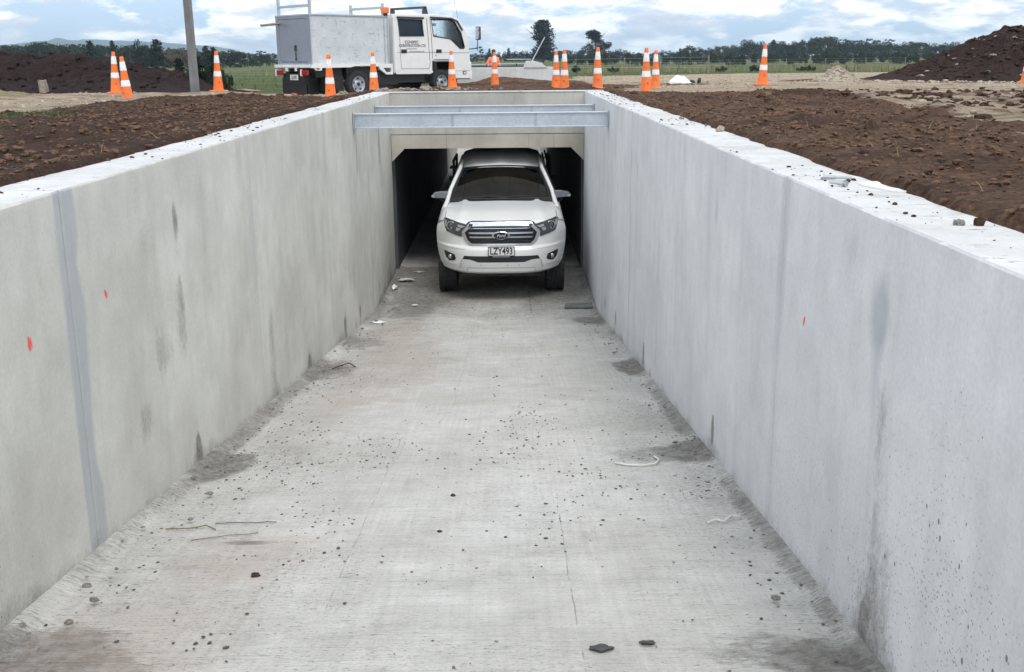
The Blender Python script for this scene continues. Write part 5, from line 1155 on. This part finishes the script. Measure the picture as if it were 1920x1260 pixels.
def strand(name, P, r, mat, lab, cat):
    rd_ = random.Random(int(P[0][1]*100)); Q = []
    for a_, b_ in zip(P[:-1], P[1:]): Q += [tuple(a_[i]+(b_[i]-a_[i])*f+(rd_.uniform(-.008, .008) if cat == 'twig' else 0)*(i < 2) for i in range(3)) for f in (0, .33, .66)]
    P = Q+[P[-1]]
    m = MB(); m.tube([(a, b_, fz(b_)+r+.005+c_) for a, b_, c_ in P], r, 6); o = m.build(name, mat, smooth=True); meta(o, lab, cat); return o
strand('plastic_strip', [(.60, 5.78, 0), (.66, 5.73, .0), (.75, 5.70, .002), (.83, 5.73, .004), (.865, 5.82, .004), (.85, 5.92, 0)], .006, WHITE_PLAST, 'pale curved plastic strip on the ramp beside the dark wet patch', 'strip')
strand('torn_strap', [(.92, 4.62, 0), (.97, 4.66, .005), (1.0, 4.63, .002), (1.05, 4.70, .01), (1.10, 4.70, .0)], .005, WHITE_PLAST, 'crumpled pale strap at the foot of the right wall', 'strip')
strand('dead_stalk', [(-1.62, 4.62, 0), (-1.52, 4.60, .006), (-1.44, 4.66, .004), (-1.38, 4.60, 0)], .0028, LEAF_Y, 'dry stalk at the foot of the left wall by the mortar joint', 'twig')
strand('dry_twig', [(-1.40, 4.70, 0), (-1.25, 4.69, .006), (-1.12, 4.71, .0)], .0022, BARK, 'dark twig lying across the floor above the brown mud patch', 'twig')
strand('dry_twig', [(-1.45, 4.45, 0), (-1.30, 4.50, .004), (-1.17, 4.55, .0)], .002, LEAF_Y, 'pale twig lying below the dark twig at left', 'twig')
strand('dry_twig', [(-1.62, 9.35, 0), (-1.50, 9.55, .02), (-1.42, 9.45, .0)], .006, BARK, 'grey twigs at the foot of the left wall in mid trench', 'twig')
def mudpat(x, y, rx, ry, lab, seed):
    pts = [(rx*(1+.35*vn(np.array([a*3.0]), np.array([seed*1.0]), 7)[0]*math.sin(5*a+seed))*math.cos(a), ry*(1+.3*math.sin(4*a+seed))*math.sin(a)) for a in np.linspace(0, 2*PI, 22)[:-1]]
    m = MB(); m.prism(pts, [], lambda u, v, w: (u, v, w), 0, .005); o = m.build('mud_patch', plain('wet_mud', (.06, .058, .055), .75, var=.3, sc=30, bump=.4), bevel=.002); o.location = (x, y, fz(y)+.004); o.rotation_euler = (-.128, 0, 0); meta(o, lab, 'mud')
mudpat(.302, 3.245, .040, .024, 'dark flattened mud pat on the floor at bottom centre', 2); mudpat(.465, 3.288, .026, .012, 'smaller dark mud smear right of the flattened pat', 5)
# grit over the floor
x, y = sample(7000, XL+.01, XR-.01, 2.4, 16.2, lambda x, y: np.clip(.03+1.0*sst(.52, .66, fbm(x*2.1, y*1.3, 71, 4))*sst(.35, .6, fbm(x*.7, y*.5, 72, 2))+.5*sst(.5, .05, x-XL)+.5*sst(.4, .05, XR-x), 0, 1)*sst(19, 2, y), 31)
scatter('floor_grit', np.stack([x, y, ramp_z(y)+.002+.02*sst(.09, 0, np.minimum(x-XL, XR-x))], -1), .0012+.0075*np.random.default_rng(4).uniform(0, 1, len(x))**7, GRIT, seed=32, label='dark grit scattered over the concrete floor', flat=.5)
x, y = sample(1200, XL+.01, XR-.01, 2.4, 16.2, lambda x, y: np.clip(.05+.9*sst(.5, .62, fbm(x*2.2, y*1.4, 73, 4)), 0, 1), 33)
scatter('floor_chips', np.stack([x, y, ramp_z(y)+.002], -1), .002+.006*np.random.default_rng(6).uniform(0, 1, len(x))**3, STONE, seed=34, label='small pale stone chips scattered over the concrete floor', flat=.5)
x, y = sample(420, XL+.01, XR-.01, 2.4, 16, lambda x, y: sst(.45, .02, x-XL)+sst(.3, .02, XR-x), 35)
scatter('wall_foot_crumbs', np.stack([x, y, ramp_z(y)+.02], -1), .005+.014*np.random.default_rng(7).uniform(0, 1, len(x))**3, STONE, seed=36, label='mortar crumbs along the foot of the trench walls', flat=.6)
# crumbs on the wall tops
r_ = np.random.default_rng(41)
for nm, a, b_, n_, lab in (('right_top_crumbs', XR+.01, 1.50, 420, 'soil crumbs on the right wall top'), ('left_top_crumbs', -2.10, XL-.01, 320, 'soil crumbs on the left wall top')):
    y = r_.uniform(2, 17, n_); x = r_.uniform(a, b_, n_) if nm[0] == 'r' else r_.uniform(a, b_, n_)
    k = fbm(x*2, y*1.5, 75, 3) > .46; x, y = x[k], y[k]
    scatter(nm.replace('right_', '').replace('left_', ''), np.stack([x, y, 0*x+.001], -1), .002+.010*r_.uniform(0, 1, len(x))**3, CLOD_D, seed=42, label=lab, flat=.6)
# white sack
m = MB(); m.grid(lambda a, c: ((a-.5)*.72*(1-.25*c), (c-.5)*.5, .26*math.sin(a*PI)**.7*math.sin(c*PI)**.6*(1-.35*a)+.03*math.sin(9*a+5*c)+.02*math.sin(14*c-4*a)), 16, 12)
o = m.build('white_sack', PALE_CLOTH, smooth=True, solid=.004); o.location = (sX(1275, 30.6), 30.6, gz(sX(1275, 30.6), 30.6)-.02); o.rotation_euler = (0, 0, .2); meta(o, 'crumpled white sack lying on the clay right of the cone pair', 'sack')
m = MB(); m.lump((0, 0, .06), (.10, .08, .07), random.Random(7)); m.lump((.2, .05, .09), (.06, .05, .10), random.Random(8)); o = m.build('dark_bundle', BLACK_PL); o.location = (sX(1300, 30.6), 30.6, gz(sX(1300, 30.6), 30.6)-.02); meta(o, 'small dark bundle at the right end of the white sack', 'bundle')

# ================================================================== FENCES
def fence(name, pts, h, lab, r=.05, wires=3):
    t = thing(name, lab, 'fence', (pts[0][0], pts[0][1], 0)); rd = random.Random(len(pts))
    x0, y0 = pts[0]
    for x, y in pts:
        m = MB(); z = float(hbase(np.array([x]), np.array([y]))[0])-.1; m.tube([(x-x0, y-y0, z), (x-x0+rd.uniform(-.03, .03), y-y0, z+h+.1)], [r, r*.9], 7); m.build('post', TIMBER, t)
    for k in range(wires):
        m = MB(); m.tube([(x-x0, y-y0-r, float(hbase(np.array([x]), np.array([y]))[0])+h*(.35+.28*k)) for x, y in pts], .008, 4); m.build('wire', GALV, t)
fence('wire_fence', [(sX(p, d), d) for p, d in ((1060, 84), (1115, 80), (1171, 77), (1237, 70), (1329, 65))], 1.05, 'nearer post and wire fence at the edge of the bare clay')
fence('wire_fence', [(sX(p, d), d) for p, d in ((1182, 120), (1257, 128), (1330, 134), (1407, 140), (1476, 146), (1550, 152), (1625, 158), (1700, 165))], 1.1, 'farther post and wire fence crossing the green paddock', .06)

# ================================================================== TREES
def crown_mesh(blobs, n, sz, seed):
    r = np.random.default_rng(seed); B = np.array(blobs); wgt = (B[:, 3]*B[:, 4]*B[:, 5])**(2/3); wgt /= wgt.sum(); k = r.choice(len(B), n, p=wgt)
    d = r.normal(size=(n, 3)); d /= np.linalg.norm(d, axis=1)[:, None]; rad = r.uniform(0, 1, n)**.33*(1+.12*r.normal(size=n))
    P = B[k, :3]+d*rad[:, None]*B[k, 3:6]
    u = r.normal(size=(n, 3)); u /= np.linalg.norm(u, axis=1)[:, None]; v = np.cross(u, r.normal(size=(n, 3))); v /= np.linalg.norm(v, axis=1)[:, None]
    s = (sz*r.uniform(.5, 1.3, n))[:, None]; V = np.stack([P-u*s, P+v*s*.7, P+u*s, P-v*s*.7], 1).reshape(-1, 3); F_ = np.arange(n*4).reshape(n, 4); return V, F_
def tree_proto(name, blobs, n, sz, leaf, seed, trunk_h, tr):
    t = thing(name, None, 'tree'); V, F_ = crown_mesh(blobs, n, sz, seed); npmesh('crown', V, F_, leaf, t, smooth=False)
    m = MB(); m.tube([(0, 0, -.02), (.01, 0, trunk_h*.5), (0, .01, trunk_h)], [tr, tr*.7, tr*.3], 7); rd = random.Random(seed)
    for k in range(0 if name == 'conifer_tree' else 6):
        a = rd.uniform(0, 6.28); z = trunk_h*rd.uniform(.4, .9); L = trunk_h*.3; m.tube([(0, 0, z), (L*math.cos(a)*.6, L*math.sin(a)*.6, z+L*.5), (L*math.cos(a), L*math.sin(a), z+L)], [tr*.3, tr*.2, tr*.08], 5)
    m.build('trunk', BARK, t); return t
def rb(seed, n, fn):  # random blobs in unit-height space
    r = np.random.default_rng(seed); return [fn(r, i/n) for i in range(n)]
PR = {}
def proto(key, *a): PR[key] = tree_proto(*a); PR[key].location = (0, -500, -60)
def b_col(r, u):   # tall, wide shouldered, pointed top
    z = .12+.86*u; wd = .22*math.sin(min(1, (1.02-z)*1.9)*PI/2)*(.75+.25*math.sin(z*9)); a = r.uniform(0, 6.3); q = wd*r.uniform(.1, .9); s = .060+.035*r.uniform(); return (q*math.cos(a), q*math.sin(a), z-.02, s*1.2, s*1.2, s*.8)
def b_top(r, u):
    if u < .55: a = r.uniform(0, 6.3); q = .13*r.uniform(0, 1); return (q*math.cos(a)-.02, q*math.sin(a), .68+.26*r.uniform(), .075, .075, .055)
    a = r.uniform(0, 6.3); q = .26*r.uniform(.2, 1); return (q*math.cos(a)+.03, q*math.sin(a), .08+.58*r.uniform(), .085, .085, .075)
def b_round(r, u): a = r.uniform(0, 6.3); q = .42*r.uniform(.1, 1)**.7; return (q*math.cos(a), q*math.sin(a), .06+.80*r.uniform()*(1-q*.8), .14, .14, .11)
def b_con(r, u): z = .10+.88*u; q = .30*(1.02-z)*r.uniform(.3, 1); a = r.uniform(0, 6.3); s = .05+.09*(1-z); return (q*math.cos(a), q*math.sin(a), z, s*1.3, s*1.3, s*.6)
def b_open(r, u): a = r.uniform(0, 6.3); q = .30*r.uniform(.2, 1); return (q*math.cos(a), q*math.sin(a), .38+.60*r.uniform(), .07, .07, .05)
def b_bush(r, u): a = r.uniform(0, 6.3); q = .75*r.uniform(.0, 1)**.7; return (q*math.cos(a), q*math.sin(a)*.6, .12+.62*r.uniform()*(1-.5*q), .22, .22, .20)
proto('col', 'tall_tree', rb(1, 70, b_col), 7000, .017, LEAF_D, 1, .85, .022)
proto('top', 'tall_tree', rb(2, 60, b_top), 6500, .016, LEAF_D, 2, .8, .022)
proto('round1', 'paddock_tree', rb(3, 26, b_round), 2200, .026, LEAF_D, 3, .6, .035)
proto('round2', 'paddock_tree', rb(4, 22, b_round), 2000, .028, LEAF_M, 4, .6, .035)
proto('con', 'conifer_tree', rb(5, 44, b_con), 2400, .028, LEAF_D, 5, .9, .02)
proto('open', 'open_crowned_tree', rb(6, 15, b_open), 1000, .020, LEAF_D, 6, .8, .02)
proto('bush', 'paddock_shrub', rb(7, 18, b_bush), 1500, .050, LEAF_M, 7, .5, .03)
proto('brown', 'bronze_leafed_tree', rb(8, 24, b_round), 1800, .026, LEAF_B, 8, .6, .035)
used = set()
def tree(key, px, ytop, D, lab, grp=None, wide=1.0, base=None, lx=0):
    o = PR[key]
    if key in used: o = copytree(o)
    used.add(key); x = sX(px, D); zb = (float(hbase(np.array([x]), np.array([float(D)]))[0]) if base is None else base)-.05; zt = sZ(px, ytop, D); h = (zt-zb)*(1.24 if key in ('round1', 'round2', 'brown') else 1.0)
    o.location = (x, D, zb); o.scale = (h*wide, h*wide, h); o.rotation_euler = (0, 0, random.Random(int(px*7+D)).uniform(0, 6.28)); o['label'] = lab
    if grp: o['group'] = grp
    return o
tree('col', 1018, 37, 330, 'taller of the two tall dark trees, with a pointed top and a wide crown', wide=1.7)
tree('top', 1117, 54, 330, 'shorter of the two tall dark trees, with a round clump on top', wide=1.5)
rd = random.Random(12)
# right hand skyline
sky_r = [(890, 101), (905, 99), (940, 98), (975, 94), (1000, 98), (1035, 98), (1060, 93), (1080, 97), (1100, 90), (1140, 96), (1160, 92), (1180, 97), (1210, 99), (1240, 93), (1262, 96), (1290, 88), (1320, 89), (1350, 87), (1380, 84), (1400, 76), (1412, 75), (1430, 79), (1460, 78), (1500, 76), (1520, 76), (1545, 68), (1560, 73), (1580, 77), (1620, 78), (1660, 78), (1700, 79), (1740, 80), (1780, 80), (1830, 82), (1900, 82)]
px = 884
G_R = 'dark trees along the skyline on the right'; n_ = 0
while px < 1900:
    yt = np.interp(px, [a for a, b in sky_r], [b for a, b in sky_r])+rd.uniform(-1.2, 2.2); key = rd.choice(['round1', 'round1', 'round2', 'round1'])
    tree(key, px, yt, 440+rd.uniform(-30, 40), 'rounded dark tree in the long treeline on the right', G_R, rd.uniform(1.0, 1.5)); px += rd.uniform(9, 17)
for p_, y_ in ((1290, 84), (1565, 74), (1580, 72), (1596, 75), (1610, 74), (1628, 71), (1643, 74), (1664, 72), (1555, 70)):
    tree('open', p_, y_, 450, {1290: 'lone open crowned tree above the treeline, between the cone pair and the lone cone', 1628: 'tallest open crowned tree of the row left of the soil heap', 1664: 'open crowned tree nearest the soil heap', 1555: 'open crowned tree at the left end of the row left of the soil heap'}.get(p_, 'open crowned tree in the row sticking up left of the soil heap'), 'open crowned trees in the right treeline', 1.0)
for p_, y_ in ((918, 91), (954, 90), (1275, 90), (1450, 74)):
    tree('con', p_, y_, 420, {918: 'small pointed conifer between the truck mirror and the worker', 954: 'small pointed conifer just right of the worker', 1275: 'small pointed conifer right of the cone pair on the right', 1450: 'small pointed conifer just right of the lone cone'}[p_])
tree('open', 902, 86, 300, 'bare looking thin tree right beside the truck mirror', None, .8)
# shrubs in front
px = 1070
while px < 1760:
    D = rd.uniform(175, 240); tree('bush', px, rd.uniform(93, 99)-.004*(px-1000), D, 'dark rounded shrub in the paddock in front of the right treeline', 'shrubs in front of the right treeline', rd.uniform(.55, .95)); px += rd.uniform(13, 30)
for p_, y_, D in ((1355, 121, 78), (1417, 118, 82), (1505, 122, 85), (1520, 119, 90), (1150, 122, 90), (1080, 119, 95)):
    tree('bush', p_, y_, D, 'low dark weed clump on the green paddock near the wire fence', 'weed clumps on the paddock', .9)
# left treeline
sky_l = [(-40, 88), (0, 87), (30, 84), (60, 82), (95, 79), (110, 86), (120, 84), (150, 82), (200, 86), (230, 86), (260, 84), (300, 92), (325, 90), (360, 92), (390, 96), (420, 97), (440, 96), (470, 100), (500, 100), (540, 102), (700, 104), (880, 102)]
px = -40; G_L = 'trees behind the soil bank on the left'
while px < 520:
    yt = np.interp(px, [a for a, b in sky_l], [b for a, b in sky_l])+rd.uniform(-1.5, 3); tree(rd.choice(['round2', 'round2', 'round1']), px, yt, rd.uniform(230, 300), 'rounded green tree in the wood behind the soil bank on the left', G_L, rd.uniform(.8, 1.2)); px += rd.uniform(9, 16)
for p_, y_, lab in ((172, 76, 'dark conifer rising above the left wood behind the upright pair of cones'), (214, 75, 'slim dark conifer tip above the left wood'), (296, 73, 'tallest pointed conifer left of the power pole'), (388, 85, 'pointed conifer just right of the power pole'), (401, 88, 'slimmer pointed conifer between the power pole and a cone')):
    tree('con', p_, y_, 220, lab, None, 1.5 if p_ != 214 else .8)
tree('round1', 269, 76, 225, 'broad dark conifer shaped tree left of the tallest pointed conifer', None, .8); tree('brown', 318, 88, 235, 'bronze leafed tree left of the power pole'); tree('brown', 350, 88, 240, 'second bronze leafed tree touching the power pole', None, 1.1)
tree('round1', 432, 94, 230, 'broad low dark tree behind the cone right of the power pole', None, 1.6); tree('open', 487, 94, 230, 'thin open tree left of the truck canopy', None, 1.2)
# scrub growing on the bank behind the pole
for i, (p_, y_, D) in enumerate(((335, 108, 29.5), (352, 116, 30.2), (370, 104, 30.5), (386, 110, 31), (400, 103, 31.5), (415, 118, 31))):
    tree('bush' if i % 2 else 'con', p_, y_, D, ('scrubby sapling at the left of the power pole, first on the bank', 'round scrub touching the left side of the power pole', 'tallest scrubby sapling just right of the power pole', 'round scrub between the power pole and the cone', 'pointed sapling just left of the cone by the power pole', 'round scrub directly behind the cone right of the power pole')[i], 'saplings behind the power pole', .45 if i % 2 else 1.1)
for k_, o in PR.items():
    if k_ not in used: bpy.data.objects.remove(o)

# ================================================================== HILLS
HP = [(-400, 80), (-200, 82), (0, 84), (60, 80), (80, 76.5), (97, 76), (108, 72), (118, 71.8), (140, 75.5), (153, 77), (158, 74), (200, 75), (260, 77), (285, 79), (305, 78), (330, 82), (370, 84.5), (400, 86), (430, 92), (460, 99), (500, 106), (560, 112)]
D = 4300; hx = []; V_ = []; F_ = []
pxs = np.arange(-400, 561, 4); prof = np.array([0, .25, .6, .85, 1, .9, .5, 0]); yo = np.array([-900, -650, -350, -120, 0, 200, 500, 900])
for i, p_ in enumerate(pxs):
    zt = sZ(p_, np.interp(p_, [a for a, b in HP], [b for a, b in HP]), D)+3*(float(vn(np.array([p_*.06]), np.array([1.0]), 3)[0])-.5)
    for q, yy in zip(prof, yo): V_.append((sX(p_, D)*(1+yy/D*.5), D+yy, -3+(zt+3)*q+(6*(float(vn(np.array([p_*.08]), np.array([yy*.01]), 4)[0])-.5) if 0 < q < 1 else 0)))
    if i:
        for j in range(7): a = (i-1)*8+j; F_.append((a, a+8, a+9, a+1))
hills = npmesh('hills', V_, F_, soil_mat('hill_cover', (.030, .048, .045), (.045, .065, .060), sc=.01, bs=1), smooth=True); meta(hills, 'low blue hills on the left horizon', kind='structure')

# ================================================================== THE WORKER
def worker():
    X, Y = sX(926, 47), 47.0; z0 = ZF+(Y-38.5)*.22
    t = meta(bpy.data.objects.new('person', None), 'worker in an orange hi-vis jacket, half hidden behind the far parapet and a cone', 'person'); COL.objects.link(t); t.location = (X, Y, z0)
    def skin(name, verts, edges, rad, mat, sub=2, root=0, parent=t):
        me = bpy.data.meshes.new(name); me.from_pydata(verts, edges, []); o = link(name, me, mat, parent)
        md = o.modifiers.new('skin', 'SKIN'); me.skin_vertices[0].data[root].use_root = True
        for i, r in enumerate(rad): me.skin_vertices[0].data[i].radius = r if isinstance(r, tuple) else (r, r)
        if sub: q = o.modifiers.new('s', 'SUBSURF'); q.levels = sub; q.render_levels = sub
        for p in me.polygons: p.use_smooth = True
        md.use_smooth_shade = True; return o
    H = 1.80
    # whole body, one surface
    v = [(0, 0, .95), (0, 0, 1.15), (0, -.01, 1.38), (0, 0, 1.50), (0, .0, 1.58), (0, -.01, 1.70), (0, -.01, 1.79),
         (-.17, 0, 1.44), (-.31, -.02, 1.17), (-.20, -.18, 1.03), (.17, 0, 1.44), (.25, .02, 1.16), (.26, -.04, .92),
         (-.10, 0, .90), (-.13, 0, .50), (-.14, .03, .10), (-.15, -.10, .04), (.10, 0, .90), (.13, 0, .50), (.14, .03, .10), (.15, -.10, .04)]
    e = [(0, 1), (1, 2), (2, 3), (3, 4), (4, 5), (5, 6), (2, 7), (7, 8), (8, 9), (2, 10), (10, 11), (11, 12), (0, 13), (13, 14), (14, 15), (15, 16), (0, 17), (17, 18), (18, 19), (19, 20)]
    r = [(.15, .11), (.14, .11), (.16, .11), .07, .055, (.078, .095), (.06, .075), .062, .045, .028, .062, .045, .028, .085, .062, .045, .035, .085, .062, .045, .035]
    body = skin('body', v, e, r, SKIN)
    jk = skin('jacket', [v[0], v[1], v[2], (0, 0, 1.47), v[7], v[8], (-.22, -.15, 1.06), v[10], v[11], (.26, -.03, .97)], [(0, 1), (1, 2), (2, 3), (2, 4), (4, 5), (5, 6), (2, 7), (7, 8), (8, 9)], [(.19, .145), (.18, .14), (.195, .14), (.09, .09), .085, .066, .050, .085, .066, .050], HIVIS, 2)
    tr = skin('trousers', [(0, 0, .97), v[13], v[14], (-.14, .03, .14), v[17], v[18], (.14, .03, .14)], [(0, 1), (1, 2), (2, 3), (0, 4), (4, 5), (5, 6)], [(.175, .125), .10, .078, .065, .10, .078, .065], NAVY, 2)
    m = MB(); m.lathe([(.188, 1.06), (.188, 1.11)], 24); o = m.build('reflective_band', REFL, jk); o.scale = (1, .78, 1)
    m = MB(); m.lathe([(0, .115), (.055, .105), (.092, .06), (.102, .0), (.098, -.05)], 20, 'Z', (0, 0, 0)); hr = m.build('hair', HAIR, t, smooth=True); hr.location = (0, .005, 1.715); hr.scale = (.86, 1.02, 1)
    m = MB()
    for s in (-1, 1): m.lump((s*.030, -.100, 1.70), (.012, .008, .008), random.Random(1))
    m.each('eye', BLACK_INK, t)
    m = MB(); m.lump((0, -.112, 1.675), (.013, .018, .024), random.Random(2)); [m.lump((s*.082, 0, 1.68), (.012, .018, .03), random.Random(3)) for s in (-1, 1)]; m.each('face_feature', SKIN, body)
    m = MB(); m.box((0, -.098, 1.635), (.045, .012, .008)); m.build('mouth', RED_BOX, body)
    for s, hp, dr_ in ((-1, Vector(v[9]), Vector((.6, -.3, -.5))), (1, Vector(v[12]), Vector((.05, -.25, -1)))):
        dr_.normalize(); sd_ = dr_.cross(Vector((0, 1, 0))).normalized(); V_ = [hp, hp+dr_*.05, hp+dr_*.09]; E_ = [(0, 1), (1, 2)]; Rr = [.026, (.038, .02), (.036, .018)]
        for k in range(4):
            b0 = len(V_); base = hp+dr_*.092+sd_*(.03-.02*k); L = (.065, .075, .07, .055)[k]; bend = Vector((0, -.4, 0)); V_ += [base+dr_*L*.5, base+dr_*L*.85+bend*L*.6]; E_ += [(2, b0), (b0, b0+1)]; Rr += [.0095, .008]
        b0 = len(V_); V_ += [hp+dr_*.05+sd_*.045, hp+dr_*.085+sd_*.058]; E_ += [(1, b0), (b0, b0+1)]; Rr += [.011, .009]
        skin('hand', [tuple(q) for q in V_], E_, Rr, SKIN, 1, 0, body)
    m = MB()
    for s in (-1, 1): m.box((s*.145, -.04, .05), (.10, .27, .09))
    m.each('boot', BLACK_PL, t, bevel=.03)
    t.rotation_euler = (0, 0, .25)
worker()

# ================================================================== HAZE
HAZE = 0.00019
if HAZE:
    m = MB(); m.bb((-6500, -6500, -8), (6500, 6500, 112)); o = m.build('haze', None if False else BLACK_PL)
    hm = bpy.data.materials.new('haze_air'); hm.use_nodes = True; t = hm.node_tree; t.nodes.clear(); oo = t.nodes.new('ShaderNodeOutputMaterial'); vv = t.nodes.new('ShaderNodeVolumePrincipled')
    vv.inputs['Color'].default_value = (.66, .85, 1.0, 1); vv.inputs['Density'].default_value = HAZE; vv.inputs['Anisotropy'].default_value = .1; t.links.new(vv.outputs[0], oo.inputs['Volume'])
    o.data.materials.clear(); o.data.materials.append(hm); meta(o, 'thin bluish air over the whole site', 'haze', kind='stuff')
